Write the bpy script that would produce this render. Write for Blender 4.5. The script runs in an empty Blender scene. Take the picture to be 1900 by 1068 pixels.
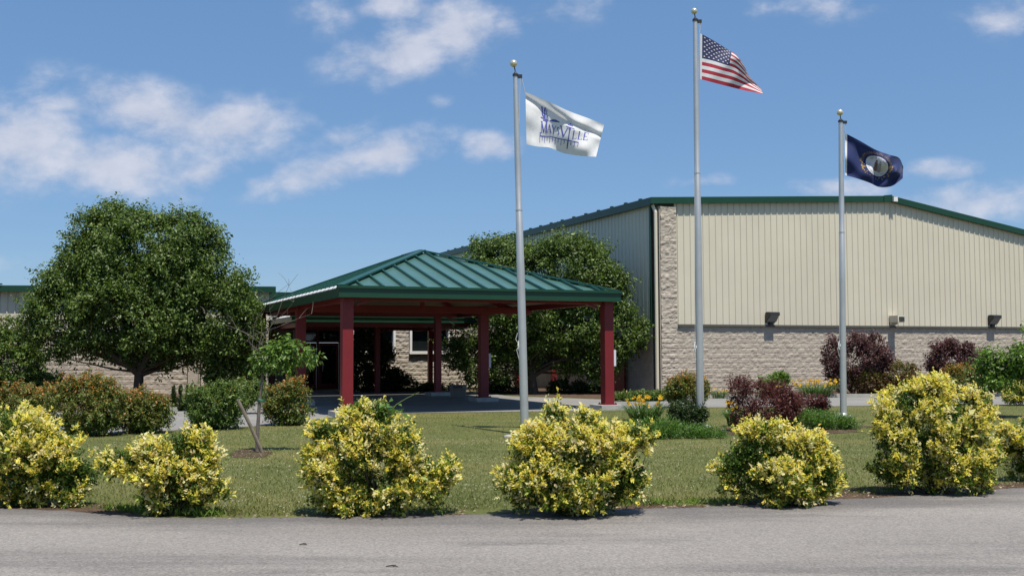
import bpy, math, random
import numpy as np
from mathutils import Vector, Matrix

S = bpy.context.scene
COL = S.collection
R = math.radians
rng = np.random.default_rng(7)

# ------------------------------------------------------------------ camera
H = 1.65
F = 2037.0                                   # focal length in photo pixels (1900 wide)
PITCH, ROLL = math.atan(121 / F), R(0.2)
_f = np.array([0, math.cos(PITCH), math.sin(PITCH)])
_u0 = np.array([0, -math.sin(PITCH), math.cos(PITCH)])
_r0 = np.array([1.0, 0, 0])
_u = _u0 * math.cos(ROLL) + _r0 * math.sin(ROLL)
_r = _r0 * math.cos(ROLL) - _u0 * math.sin(ROLL)
cd = bpy.data.cameras.new('camera')
cam = bpy.data.objects.new('camera', cd); COL.objects.link(cam)
cd.sensor_width = 36; cd.lens = F / 1900 * 36; cd.clip_end = 3000; cd.clip_start = 0.1
cam.matrix_world = Matrix(((_r[0], _u[0], -_f[0], 0), (_r[1], _u[1], -_f[1], 0), (_r[2], _u[2], -_f[2], H), (0, 0, 0, 1)))
S.camera = cam

def ray(px, py):
    return _f + (px - 950) / F * _r + (534 - py) / F * _u
def at(px, py, Y):
    d = ray(px, py); k = Y / d[1]
    return np.array([d[0] * k, Y, H + d[2] * k])
def gnd(px, py, z=0.0):
    d = ray(px, py); k = (z - H) / d[2]
    return np.array([d[0] * k, d[1] * k, z])

# ------------------------------------------------------------------ light
ELEV = R(67)
sh = np.array([0.42, -0.907]); sh /= np.linalg.norm(sh)
sdir = Vector((sh[0] * math.cos(ELEV), sh[1] * math.cos(ELEV), math.sin(ELEV)))
sl = bpy.data.lights.new('sun', 'SUN'); sl.energy = 5.0; sl.angle = R(0.53); sl.color = (1.0, 0.935, 0.83)
so = bpy.data.objects.new('sun', sl); COL.objects.link(so)
so.rotation_euler = sdir.to_track_quat('Z', 'Y').to_euler(); so.location = (20, -20, 60)
S.view_settings.view_transform = 'Standard'; S.view_settings.look = 'None'
S.view_settings.exposure = 0.13; S.view_settings.gamma = 1.0
S.cycles.max_bounces = 6; S.cycles.diffuse_bounces = 1; S.cycles.transparent_max_bounces = 6

class NT:
    def __init__(s, tree): s.t = tree; s.n = tree.nodes; s.l = tree.links
    def new(s, typ, **kw):
        nd = s.n.new(typ)
        for k, v in kw.items():
            if k.startswith('i_'):
                key = k[2:]; key = int(key) if key.isdigit() else key.replace('_', ' ')
                s.set(nd.inputs[key], v)
            else: setattr(nd, k, v)
        return nd
    def set(s, sock, v):
        if isinstance(v, bpy.types.NodeSocket): s.l.new(v, sock)
        else: sock.default_value = v
    def math(s, op, a, b=0.0, c=0.0, clamp=False):
        nd = s.n.new('ShaderNodeMath'); nd.operation = op; nd.use_clamp = clamp
        s.set(nd.inputs[0], a); s.set(nd.inputs[1], b); s.set(nd.inputs[2], c)
        return nd.outputs[0]
    def vmath(s, op, a, b=(0, 0, 0)):
        nd = s.n.new('ShaderNodeVectorMath'); nd.operation = op
        s.set(nd.inputs[0], a); s.set(nd.inputs[1], b)
        return nd.outputs['Value'] if op in ('LENGTH', 'DOT_PRODUCT') else nd.outputs[0]
    def noise(s, vec, scale, detail=4, rough=0.55, dist=0.0):
        nd = s.new('ShaderNodeTexNoise', i_Scale=scale, i_Detail=detail, i_Roughness=rough, i_Distortion=dist)
        if vec is not None: s.l.new(vec, nd.inputs['Vector'])
        return nd.outputs['Fac']
    def ramp(s, fac, stops):
        nd = s.n.new('ShaderNodeValToRGB'); s.set(nd.inputs[0], fac)
        el = nd.color_ramp.elements
        while len(el) < len(stops): el.new(0.5)
        for e, (p, c) in zip(el, stops): e.position = p; e.color = tuple(c) + (1,) if len(c) == 3 else c
        return nd.outputs[0]
    def mix(s, fac, a, b, mode='MIX'):
        nd = s.n.new('ShaderNodeMix'); nd.data_type = 'RGBA'; nd.blend_type = mode
        s.set(nd.inputs[0], fac)
        for sock, v in ((nd.inputs[6], a), (nd.inputs[7], b)):
            s.set(sock, tuple(v) + (1,) if isinstance(v, tuple) and len(v) == 3 else v)
        return nd.outputs[2]
    def smooth(s, x, lo, hi):
        nd = s.n.new('ShaderNodeMapRange'); nd.interpolation_type = 'SMOOTHSTEP'
        s.set(nd.inputs[0], x); nd.inputs[1].default_value = lo; nd.inputs[2].default_value = hi
        return nd.outputs[0]

# ------------------------------------------------------------------ sky with clouds (all by view direction)
W = bpy.data.worlds.new('World'); S.world = W; W.use_nodes = True
w = NT(W.node_tree); w.n.clear()
sky = w.new('ShaderNodeTexSky', sky_type='NISHITA', sun_disc=False, sun_elevation=ELEV,
            sun_rotation=math.atan2(sh[0], sh[1]) % (2 * math.pi), altitude=200, air_density=1.0, dust_density=0.3, ozone_density=3.0)
gen = w.new('ShaderNodeTexCoord').outputs['Generated']
sep = w.new('ShaderNodeSeparateXYZ'); w.l.new(gen, sep.inputs[0])
dy = w.math('MAXIMUM', sep.outputs[1], 0.05)
gx = w.math('DIVIDE', sep.outputs[0], dy); gz = w.math('DIVIDE', sep.outputs[2], dy)
comb = w.new('ShaderNodeCombineXYZ'); w.l.new(gx, comb.inputs[0]); w.l.new(gz, comb.inputs[1])
g2 = comb.outputs[0]
# cloud banks: centre (direction), half size, tilt, density -- measured in degrees-like tangents
CL = [(40, 262, 150, 85, 0, 1.0), (190, 305, 190, 62, -8, 1.0), (290, 215, 220, 52, -14, .95), (430, 235, 130, 50, 6, .9), (375, 320, 75, 36, 20, .9),
      (110, 190, 120, 40, 8, .7), (600, 318, 150, 34, 16, .95), (725, 283, 110, 36, 14, .95), (640, 255, 60, 26, 20, .6),
      (745, 95, 125, 52, 14, 1.0), (845, 60, 80, 66, 0, 1.0), (740, 8, 70, 30, 0, .85), (605, 30, 50, 55, 40, .55), (930, 50, 40, 34, 20, .55),
      (910, 272, 62, 30, 0, .8), (818, 187, 26, 14, 0, .5), (1300, 335, 75, 13, 2, .6), (1735, 317, 95, 20, 4, .75), (1560, 350, 110, 18, 0, .7), (1800, 375, 180, 42, 4, .68),
      (1530, 14, 95, 26, 0, .72), (1870, 32, 90, 38, 12, .62), (1060, 14, 100, 34, 10, .55), (1420, 18, 70, 26, 0, .42), (-250, 320, 220, 90, 0, .9), (2200, 250, 200, 60, 0, .8),
      (40, 490, 80, 30, 0, .35)]
dens = None
for (cx, cy, rx, ry, tilt, amp) in CL:
    d = ray(cx, cy)
    v = w.vmath('SUBTRACT', g2, (d[0] / d[1], d[2] / d[1], 0))
    rot = w.new('ShaderNodeVectorRotate', rotation_type='Z_AXIS', i_Angle=-R(tilt)); w.l.new(v, rot.inputs['Vector'])
    v = w.vmath('MULTIPLY', rot.outputs[0], (F / rx, F / ry, 0))
    q = w.math('MULTIPLY', w.math('SUBTRACT', 1.0, w.math('MULTIPLY', w.vmath('LENGTH', v), 0.60), clamp=True), amp)
    dens = q if dens is None else w.math('MAXIMUM', dens, q)
# stretched, wind-combed noise
mp = w.new('ShaderNodeMapping', i_Rotation=(0, 0, R(-14)), i_Scale=(1.0, 1.5, 1.0)); w.l.new(g2, mp.inputs[0])
n1 = w.noise(mp.outputs[0], 19, 8, 0.60, 0.12)
n2 = w.noise(mp.outputs[0], 6, 4, 0.55, 0.2)
f = w.math('ADD', w.math('MULTIPLY', dens, 1.15), w.math('ADD', w.math('MULTIPLY', w.math('SUBTRACT', n1, 0.5), 1.75), w.math('MULTIPLY', w.math('SUBTRACT', n2, 0.5), 0.9)))
cov = w.math('MULTIPLY', w.smooth(f, 0.12, 1.10), w.math('MINIMUM', w.math('MULTIPLY', dens, 3.0), 1.0))
cov = w.math('MULTIPLY', cov, 0.84)
shade = w.ramp(n1, [(0.3, (5.6, 6.1, 7.5)), (0.7, (7.6, 7.8, 8.8))])
skyc = w.mix(0.50, w.mix(1.0, sky.outputs[0], (1.06, 1.16, 1.24), 'MULTIPLY'), (1.72, 3.55, 6.75))
col = w.mix(cov, skyc, shade)
bg = w.new('ShaderNodeBackground', i_Strength=0.085); w.l.new(col, bg.inputs[0])
w.l.new(bg.outputs[0], w.new('ShaderNodeOutputWorld').inputs[0])

# ------------------------------------------------------------------ materials
MATS = {}
def mat(name, base, rough=0.8, metal=0.0, spec=0.4, var=0.12, vscale=3.0, bump=0.0, bscale=40.0, coords='Object', detail=5):
    """plain procedural surface: base colour with soft wear variation"""
    if name in MATS: return MATS[name]
    m = bpy.data.materials.new(name); m.use_nodes = True; t = NT(m.node_tree); t.n.clear()
    tc = t.new('ShaderNodeTexCoord').outputs[coords]
    p = t.new('ShaderNodeBsdfPrincipled', i_Roughness=rough, i_Metallic=metal); p.inputs['Specular IOR Level'].default_value = spec
    n = t.noise(tc, vscale, detail, 0.6)
    k = t.ramp(n, [(0.25, (1 - var,) * 3), (0.75, (1 + var * .6,) * 3)])
    c = t.mix(1.0, base, k, 'MULTIPLY'); t.l.new(c, p.inputs['Base Color'])
    if bump:
        b = t.new('ShaderNodeBump', i_Strength=bump, i_Distance=0.02); t.l.new(t.noise(tc, bscale, 6, .65), b.inputs['Height'])
        t.l.new(b.outputs[0], p.inputs['Normal'])
    t.l.new(p.outputs[0], t.new('ShaderNodeOutputMaterial').inputs[0])
    MATS[name] = m; return m

def leaf_mat(name, trans=0.35, rough=0.42, spec=0.5, tint=(1.1, 1.15, 0.5)):
    if name in MATS: return MATS[name]
    m = bpy.data.materials.new(name); m.use_nodes = True; t = NT(m.node_tree); t.n.clear()
    a = t.new('ShaderNodeAttribute', attribute_name='Col').outputs['Color']
    p = t.new('ShaderNodeBsdfPrincipled', i_Roughness=rough); p.inputs['Specular IOR Level'].default_value = spec
    t.l.new(a, p.inputs['Base Color'])
    tr = t.new('ShaderNodeBsdfTranslucent'); t.l.new(t.mix(1.0, a, tint, 'MULTIPLY'), tr.inputs[0])
    mx = t.new('ShaderNodeMixShader', i_0=trans); t.l.new(p.outputs[0], mx.inputs[1]); t.l.new(tr.outputs[0], mx.inputs[2])
    t.l.new(mx.outputs[0], t.new('ShaderNodeOutputMaterial').inputs[0])
    MATS[name] = m; return m

def cloth_mat(name, base, trans=0.3):
    m = bpy.data.materials.new(name); m.use_nodes = True; t = NT(m.node_tree); t.n.clear()
    tc = t.new('ShaderNodeTexCoord').outputs['Object']
    c = t.mix(1.0, base, t.ramp(t.noise(tc, 9, 5), [(0.3, (.92,) * 3), (.7, (1.04,) * 3)]), 'MULTIPLY')
    p = t.new('ShaderNodeBsdfPrincipled', i_Roughness=0.6); p.inputs['Specular IOR Level'].default_value = 0.3
    p.inputs['Sheen Weight'].default_value = 0.15
    t.l.new(c, p.inputs['Base Color'])
    tr = t.new('ShaderNodeBsdfTranslucent'); t.l.new(c, tr.inputs[0])
    mx = t.new('ShaderNodeMixShader', i_0=trans); t.l.new(p.outputs[0], mx.inputs[1]); t.l.new(tr.outputs[0], mx.inputs[2])
    t.l.new(mx.outputs[0], t.new('ShaderNodeOutputMaterial').inputs[0])
    return m

def ground_mat(name, stops_big, fine_lo, fine_hi, big=0.35, fine=60, bump=0.5, bdist=0.02, rough=0.95, stretch=(1, 1, 1), patches=None, edge=None):
    m = bpy.data.materials.new(name); m.use_nodes = True; t = NT(m.node_tree); t.n.clear()
    tc = t.new('ShaderNodeTexCoord').outputs['Object']
    mp = t.new('ShaderNodeMapping', i_Scale=stretch); t.l.new(tc, mp.inputs[0])
    c = t.ramp(t.noise(mp.outputs[0], big, 6, 0.6, 0.3), stops_big)
    if patches:
        for (sc, lo, hi, colr, stv) in patches:
            mp2 = t.new('ShaderNodeMapping', i_Scale=stv, i_Location=(3.1, 7.7, 0)); t.l.new(tc, mp2.inputs[0])
            c = t.mix(t.smooth(t.noise(mp2.outputs[0], sc, 5, .6), lo, hi), c, colr)
    if edge:      # older oil-stained band along the verge, broken up by noise
        a = t.new('ShaderNodeAttribute', attribute_name='edge_distance').outputs['Fac']
        mp3 = t.new('ShaderNodeMapping', i_Scale=(.35, 1.2, 1)); t.l.new(tc, mp3.inputs[0])
        a = t.math('ADD', a, t.math('MULTIPLY', t.math('SUBTRACT', t.noise(mp3.outputs[0], 1.3, 5, .6), .5), 1.9))
        c = t.mix(t.math('MULTIPLY', t.smooth(a, edge[1], edge[0]), .85), c, edge[2])
    fn = t.noise(tc, fine, 3, 0.7)
    c = t.mix(1.0, c, t.ramp(fn, [(0.3, fine_lo), (0.7, fine_hi)]), 'MULTIPLY')
    p = t.new('ShaderNodeBsdfPrincipled', i_Roughness=rough); p.inputs['Specular IOR Level'].default_value = 0.25
    t.l.new(c, p.inputs['Base Color'])
    b = t.new('ShaderNodeBump', i_Strength=bump, i_Distance=bdist); t.l.new(fn, b.inputs['Height']); t.l.new(b.outputs[0], p.inputs['Normal'])
    t.l.new(p.outputs[0], t.new('ShaderNodeOutputMaterial').inputs[0])
    return m

M_grass = ground_mat('lawn_turf', [(0.3, (0.090, 0.105, 0.028)), (0.52, (0.125, 0.132, 0.040)), (0.72, (0.185, 0.165, 0.060))], (.72, .72, .72), (1.25, 1.25, 1.25), big=0.45, fine=35,
                     patches=[(1.6, .52, .72, (0.155, 0.150, 0.058), (1, 1, 1)), (0.9, .55, .75, (0.09, 0.118, 0.033), (.4, 1, 1))])
M_road = ground_mat('road_asphalt', [(0.3, (0.225, 0.209, 0.194)), (0.7, (0.288, 0.269, 0.248))], (.58, .58, .59), (1.38, 1.36, 1.33), big=0.5, fine=50, bump=.5, bdist=.012, stretch=(.35, 1, 1),
                    patches=[(0.55, .50, .66, (0.178, 0.167, 0.159), (.30, 1.5, 1)), (1.3, .58, .78, (0.315, 0.294, 0.270), (.4, 1, 1))], edge=(.0, 1.05, (0.125, 0.119, 0.116)))
M_drive = ground_mat('drive_concrete', [(0.3, (0.21, 0.205, 0.195)), (0.7, (0.28, 0.27, 0.25))], (.85, .85, .85), (1.1, 1.1, 1.1), big=0.4, fine=30, bump=.2)
M_mulch = ground_mat('bark_mulch', [(0.3, (0.075, 0.045, 0.030)), (0.6, (0.14, 0.095, 0.062)), (0.8, (0.24, 0.19, 0.14))], (.55, .55, .55), (1.5, 1.45, 1.4), big=4, fine=38, bump=1.0, bdist=.04)
M_conc = mat('concrete', (0.42, 0.41, 0.385), .9, var=.25, vscale=4, bump=.3)
M_siding = mat('cream_siding', (0.63, 0.585, 0.465), .5, spec=.35, var=.06, vscale=.6)
M_block = mat('split_face_block', (0.46, 0.405, 0.335), .95, spec=.15, var=.20, vscale=4.5, bump=.7, bscale=22, detail=8)
M_green = mat('green_trim_metal', (0.007, 0.050, 0.024), .38, spec=.5, var=.1)
M_roof = mat('green_roof_metal', (0.070, 0.158, 0.135), .28, spec=.6, var=.12, vscale=1.1)
M_seam = mat('roof_seam_metal', (0.012, 0.070, 0.048), .35, spec=.5, var=.1)
M_red = mat('red_painted_steel', (0.185, 0.016, 0.021), .45, spec=.4, var=.12, vscale=2)
M_redd = mat('red_painted_door', (0.17, 0.016, 0.020), .5, spec=.4, var=.1)
M_soffit = mat('tan_soffit', (0.27, 0.215, 0.13), .8, var=.2)
M_alu = mat('aluminium', (0.58, 0.575, 0.56), .42, metal=.6, var=.12, vscale=2.2)
M_white = mat('white_paint', (0.78, 0.77, 0.74), .5, var=.06)
M_trim = mat('cream_trim', (0.66, 0.60, 0.47), .5, var=.05)
M_dark = mat('dark_bronze', (0.035, 0.036, 0.036), .4, var=.15)
M_lens = mat('lamp_glass', (0.22, 0.26, 0.26), .15, spec=.7, var=.2)
M_gold = mat('pale_gold_ball', (0.72, 0.66, 0.46), .28, metal=.55, var=.06)
M_glass = mat('dark_window_glass', (0.012, 0.016, 0.017), .06, spec=.7, var=.2)
M_bark = mat('bark', (0.075, 0.058, 0.045), .95, var=.4, vscale=12, bump=.8, bscale=30)
M_barkg = mat('grey_bark', (0.17, 0.145, 0.122), .9, var=.4, vscale=14, bump=.6, bscale=40)
M_stake = mat('weathered_wood', (0.21, 0.175, 0.135), .9, var=.35, vscale=10, bump=.5)
M_rope = mat('halyard_rope', (0.5, 0.5, 0.48), .8)
M_bin = mat('beige_bin', (0.20, 0.18, 0.15), .7, var=.1)
M_tie = mat('green_tie', (0.03, 0.22, 0.13), .6)
M_notice = mat('notice_paper', (0.66, 0.64, 0.74), .7, var=.04)

# ------------------------------------------------------------------ object helpers
def tag(o, label=None, cat=None, group=None, kind=None):
    if label: o['label'] = label
    if cat: o['category'] = cat
    if group: o['group'] = group
    if kind: o['kind'] = kind
    return o
def thing(name, loc, label, cat, group=None):
    o = bpy.data.objects.new(name, None); COL.objects.link(o)
    o.location = [float(c) for c in loc]; o.empty_display_size = 0.2
    return tag(o, label, cat, group)
def wloc(o):
    l = np.zeros(3)
    while o is not None: l += np.array(o.location); o = o.parent
    return l
def link(name, me, material, parent=None, loc=None):
    o = bpy.data.objects.new(name, me); COL.objects.link(o)
    for m in (material if isinstance(material, (list, tuple)) else [material]): me.materials.append(m)
    base = np.zeros(3)
    if parent is not None:
        o.parent = parent; base = wloc(parent)
    elif loc is not None:
        base = np.array(loc, float); o.location = [float(c) for c in base]
    if np.any(base):
        n = len(me.vertices); co = np.empty(n * 3); me.vertices.foreach_get('co', co)
        co = co.reshape(-1, 3) - base; me.vertices.foreach_set('co', co.ravel()); me.update()
    return o

class MB:
    """collects faces in world coordinates, becomes ONE mesh object"""
    def __init__(s): s.v = []; s.f = []; s.m = []
    def add(s, vs, fs, mi=0):
        k = len(s.v); s.v += [tuple(float(c) for c in p) for p in vs]
        s.f += [tuple(i + k for i in f) for f in fs]; s.m += [mi] * len(fs); return s
    def hexa(s, b, t, mi=0):
        n = len(b)
        fs = [tuple(reversed(range(n))), tuple(range(n, 2 * n))] + [(i, (i + 1) % n, n + (i + 1) % n, n + i) for i in range(n)]
        return s.add(list(b) + list(t), fs, mi)
    def box(s, c, sx, sy, sz, ax=None, mi=0):
        """box centred at c; ax = unit vectors for local x, y, z"""
        X, Y, Z = ax if ax else (np.array([1., 0, 0]), np.array([0, 1., 0]), np.array([0, 0, 1.]))
        c = np.array(c, float); X = X * sx / 2; Y = Y * sy / 2; Z = Z * sz / 2
        return s.hexa([c - X - Y - Z, c + X - Y - Z, c + X + Y - Z, c - X + Y - Z], [c - X - Y + Z, c + X - Y + Z, c + X + Y + Z, c - X + Y + Z], mi)
    def beam(s, p, q, wd, ht, up=(0, 0, 1), mi=0):
        p = np.array(p, float); q = np.array(q, float); d = q - p; L = np.linalg.norm(d); d /= L
        x = np.cross(d, up); x /= np.linalg.norm(x); z = np.cross(x, d)
        return s.box((p + q) / 2, L, wd, ht, (d, x, z), mi)
    def tube(s, pts, rad, n=10, caps=True, mi=0):
        pts = [np.array(p, float) for p in pts]; k = len(pts)
        rad = [rad] * k if np.isscalar(rad) else rad
        vs = []; ref = np.array([0.31, 0.87, 0.11])
        for i, p in enumerate(pts):
            d = pts[min(i + 1, k - 1)] - pts[max(i - 1, 0)]; d = d / (np.linalg.norm(d) + 1e-9)
            x = np.cross(d, ref); x /= np.linalg.norm(x) + 1e-9; y = np.cross(d, x)
            for j in range(n):
                a = 2 * math.pi * j / n; vs.append(p + rad[i] * (math.cos(a) * x + math.sin(a) * y))
        fs = [(i * n + j, i * n + (j + 1) % n, (i + 1) * n + (j + 1) % n, (i + 1) * n + j) for i in range(k - 1) for j in range(n)]
        if caps: fs += [tuple(reversed(range(n))), tuple((k - 1) * n + j for j in range(n))]
        return s.add(vs, fs, mi)
    def ball(s, c, r, n=16, sq=1.0, mi=0):
        return s.tube([np.array(c) + np.array([0, 0, -r * sq * math.cos(math.pi * i / n)]) for i in range(n + 1)], [max(r * math.sin(math.pi * i / n), 1e-4) for i in range(n + 1)], n, True, mi)
    def mesh(s, name):
        me = bpy.data.meshes.new(name); me.from_pydata(s.v, [], s.f)
        if any(s.m): me.polygons.foreach_set('material_index', s.m)
        me.update(); return me
    def build(s, name, material, parent=None, smooth=False, loc=None):
        me = s.mesh(name)
        if smooth: me.polygons.foreach_set('use_smooth', [True] * len(me.polygons))
        o = link(name, me, material, parent, loc)
        if smooth:
            try: me.set_sharp_from_angle(angle=R(40))
            except Exception: pass
        return o

def hash3(ix, iy, iz, seed=0):
    h = (ix.astype(np.int64) * 374761393 + iy.astype(np.int64) * 668265263 + iz.astype(np.int64) * 2147483647 + seed * 1274126177) & 0xFFFFFFFF
    h = ((h ^ (h >> 13)) * 1274126177) & 0xFFFFFFFF
    h = ((h ^ (h >> 16)) * 2246822519) & 0xFFFFFFFF
    return ((h ^ (h >> 15)) & 0xFFFF) / 65535.0
def vnoise(p, seed=0):
    p = np.asarray(p, float); i = np.floor(p).astype(np.int64); f = p - i; f = f * f * (3 - 2 * f)
    out = 0
    for dx in (0, 1):
        for dy_ in (0, 1):
            for dz in (0, 1):
                wgt = (f[:, 0] if dx else 1 - f[:, 0]) * (f[:, 1] if dy_ else 1 - f[:, 1]) * (f[:, 2] if dz else 1 - f[:, 2])
                out = out + wgt * hash3(i[:, 0] + dx, i[:, 1] + dy_, i[:, 2] + dz, seed)
    return out

def catmull(pts, n):
    pts = np.array(pts, float); k = len(pts); P = np.vstack([2 * pts[0] - pts[1], pts, 2 * pts[-1] - pts[-2]])
    t = np.clip(np.asarray(n, float), 0, 1) * (k - 1); i = np.minimum(t.astype(int), k - 2); f = (t - i)[..., None]
    a, b, c, d = P[i], P[i + 1], P[i + 2], P[i + 3]
    return 0.5 * (2 * b + (c - a) * f + (2 * a - 5 * b + 4 * c - d) * f ** 2 + (3 * b - a - 3 * c + d) * f ** 3)

# ------------------------------------------------------------------ the ground
def sheet(name, poly, z, material, kind='structure', **kw):
    me = bpy.data.meshes.new(name); me.from_pydata([(float(p[0]), float(p[1]), z) for p in poly], [], [tuple(range(len(poly)))]); me.update()
    o = link(name, me, material); return tag(o, kind=kind, **kw)
sheet('ground', [(-400, -200), (400, -200), (400, 600), (-400, 600)], 0.0, M_grass)
edge_px = [(-300, 925), (-120, 934), (0, 943), (100, 947), (200, 955), (300, 961), (500, 961), (700, 958), (1000, 953), (1200, 945), (1400, 937), (1550, 928), (1700, 920), (1900, 906), (2150, 888), (2500, 868)]
EDGE = np.array([gnd(*p)[:2] for p in edge_px])
ed = catmull(EDGE, np.linspace(0, 1, 260))
ed[:, 1] += (vnoise(np.c_[ed * 2.2, np.zeros(len(ed))]) - .5) * .10 + (vnoise(np.c_[ed * 7, np.zeros(len(ed))], 3) - .5) * .05
def road_sheet():
    ds = [0, .08, .16, .25, .35, .5, .65, .8, 1.0, 1.3, 1.8, 2.6, 4, 7, 14, 70]; n = len(ed); V, A = [], []
    for d_ in ds: V += [(x, y - d_, 0.010) for x, y in ed]; A += [d_] * n
    fs = [((k + 1) * n + j, (k + 1) * n + j + 1, k * n + j + 1, k * n + j) for k in range(len(ds) - 1) for j in range(n - 1)]
    me = bpy.data.meshes.new('road'); me.from_pydata([tuple(map(float, v)) for v in V], [], fs); me.update()
    at_ = me.attributes.new('edge_distance', 'FLOAT', 'POINT'); at_.data.foreach_set('value', np.array(A, np.float32))
    tag(link('road', me, M_road), kind='structure')
road_sheet()
def edge_y(x): return np.interp(x, ed[:, 0], ed[:, 1])

df_px = [(-700, 900), (-300, 850), (-100, 830), (130, 812), (330, 798), (520, 788), (600, 776), (680, 769), (780, 766), (920, 764), (1080, 762), (1230, 757), (1600, 753), (1900, 750), (2400, 747)]
db_px = [(2400, 733), (1900, 735.5), (1600, 737), (1300, 739), (1150, 742)]
DF = catmull([gnd(*p)[:2] for p in df_px], np.linspace(0, 1, 120))
DB = catmull([gnd(*p)[:2] for p in db_px], np.linspace(0, 1, 40))
DB2 = catmull([gnd(*p)[:2] for p in [(470, 757), (340, 763), (200, 769), (-100, 782), (-700, 815)]], np.linspace(0, 1, 30))

# building frame: a runs along the front of the hall, b runs back, origin at the hall's near corner
C0 = np.array([5.7, 44.0]); UA = np.array([.923, .385]); UA /= np.linalg.norm(UA); NB = np.array([-UA[1], UA[0]])
def B(a, b, z=0.0):
    p = C0 + UA * a + NB * b; return np.array([p[0], p[1], z])
A3 = np.array([UA[0], UA[1], 0]); B3 = np.array([NB[0], NB[1], 0]); Z3 = np.array([0, 0, 1.]); AX = (A3, B3, Z3)

apron = [B(-6, .5)[:2], B(-5.2, 9)[:2], B(-14, 11.8)[:2], B(-16, 2)[:2]]
sheet('driveway', list(DF) + list(DB) + apron + list(DB2), 0.008, M_drive)

def blob_sheet(name, px, z, n=70, amp=.25, seed=0, material=None):
    pts = np.array([gnd(*p)[:2] for p in px]); pts = np.vstack([pts, pts[:1]])
    L = catmull(pts, np.linspace(0, 1, n + 1))[:-1]; c = L.mean(0)
    k = 1 + (vnoise(np.c_[L * 2.0, np.full(len(L), seed)], seed) - .5) * amp + (vnoise(np.c_[L * 6.0, np.full(len(L), seed)], seed) - .5) * amp
    return sheet(name, c + (L - c) * k[:, None], z, material or M_mulch)
# mulch under the front shrubs and along the road edge
def edge_strip(x0, x1, dep, seed):
    xs = np.linspace(x0, x1, 60); y0 = edge_y(xs) - .06
    y1 = edge_y(xs) + dep * (0.35 + .9 * vnoise(np.c_[xs * 1.3, xs * 0, xs * 0 + seed], seed)) * np.clip(np.minimum(xs - x0, x1 - xs) * 1.5, 0.05, 1)
    sheet('mulch_bed', list(np.c_[xs, y0]) + list(np.c_[xs, y1][::-1]), 0.005, M_mulch)
xe = lambda px, py: gnd(px, py)[0]
edge_strip(xe(-60, 945), xe(270, 957), .8, 1); edge_strip(xe(560, 958), xe(900, 953), .45, 2)
edge_strip(xe(905, 953), xe(1330, 940), .75, 3); edge_strip(xe(1340, 938), xe(2000, 900), 1.0, 4)
blob_sheet('mulch_bed', [(425, 842), (450, 834), (500, 834), (508, 842), (480, 850), (440, 850)], .005, seed=5)
blob_sheet('mulch_bed', [(1825, 772), (1838, 768), (1862, 770), (1862, 777), (1838, 778)], .005, seed=6)
blob_sheet('mulch_bed', [(1290, 798), (1400, 790), (1520, 785), (1610, 793), (1500, 806), (1330, 806)], .005, seed=7)
# planting beds against the buildings
bed = [B(-.2, -5.0)[:2], B(34, -5.5)[:2], B(34, .2)[:2], B(-.1, .2)[:2], B(-.1, 4)[:2], B(-4.5, 4)[:2], B(-4.5, .5)[:2]]
sheet('planting_bed', [gnd(1150, 741)[:2], gnd(1300, 737.5)[:2], gnd(1600, 735.5)[:2], gnd(1900, 734)[:2], gnd(2300, 732)[:2], B(34, .2)[:2], B(-.1, .2)[:2], B(-.1, 11.5)[:2], B(-4.8, 11.5)[:2], B(-5.5, 1)[:2]], .005, M_mulch)
sheet('planting_bed', [(-40, 31), gnd(-100, 776)[:2], gnd(200, 765)[:2], gnd(340, 760)[:2], gnd(470, 754)[:2], (-10.5, 45.9), (-40, 42.5)], .005, M_mulch)

# kerbs
def kerb(px, label):
    L = catmull([gnd(*p) for p in px], np.linspace(0, 1, 30)); mb = MB()
    t = np.gradient(L[:, :2], axis=0); t /= np.linalg.norm(t, axis=1)[:, None]; nn = np.c_[-t[:, 1], t[:, 0]] * .075
    vs = []
    for p, q in zip(L, nn):
        vs += [(p[0] - q[0], p[1] - q[1], 0), (p[0] - q[0], p[1] - q[1], .12), (p[0] + q[0], p[1] + q[1], .12), (p[0] + q[0], p[1] + q[1], 0)]
    fs = [(4 * i + j, 4 * i + j + 1, 4 * i + 5 + j, 4 * i + 4 + j) for i in range(len(L) - 1) for j in range(3)]
    mb.add(vs, fs); tag(mb.build('kerb', M_conc), kind='structure')
kerb([(-100, 779), (200, 767), (340, 761.5), (480, 754)], '')
kerb([(1150, 741.5), (1300, 738.3), (1600, 736.3), (1900, 735), (2300, 732.6)], '')

# ------------------------------------------------------------------ walls
def siding_wall(P0, P1, z0, ztop, name, parent, out, pitch=.305, depth=.034):
    """ribbed sheet-metal wall from P0 to P1 (xy); ztop is a function of the distance along; out = outward normal"""
    P0 = np.array(P0[:2]); P1 = np.array(P1[:2]); L = np.linalg.norm(P1 - P0); d = (P1 - P0) / L; out = np.array(out[:2])
    prof = [(0, 0.)]; s0 = pitch * .5
    while s0 < L - .1:
        prof += [(s0 - .035, 0.), (s0 - .016, depth), (s0 + .016, depth), (s0 + .035, 0.)]; s0 += pitch
    prof.append((L, 0.)); vs = []
    for s, q in prof:
        p = P0 + d * s + out * q; vs += [(p[0], p[1], z0), (p[0], p[1], ztop(s))]
    fs = [(2 * i, 2 * i + 2, 2 * i + 3, 2 * i + 1) for i in range(len(prof) - 1)]
    return MB().add(vs, fs).build(name, M_siding, parent)

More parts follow.
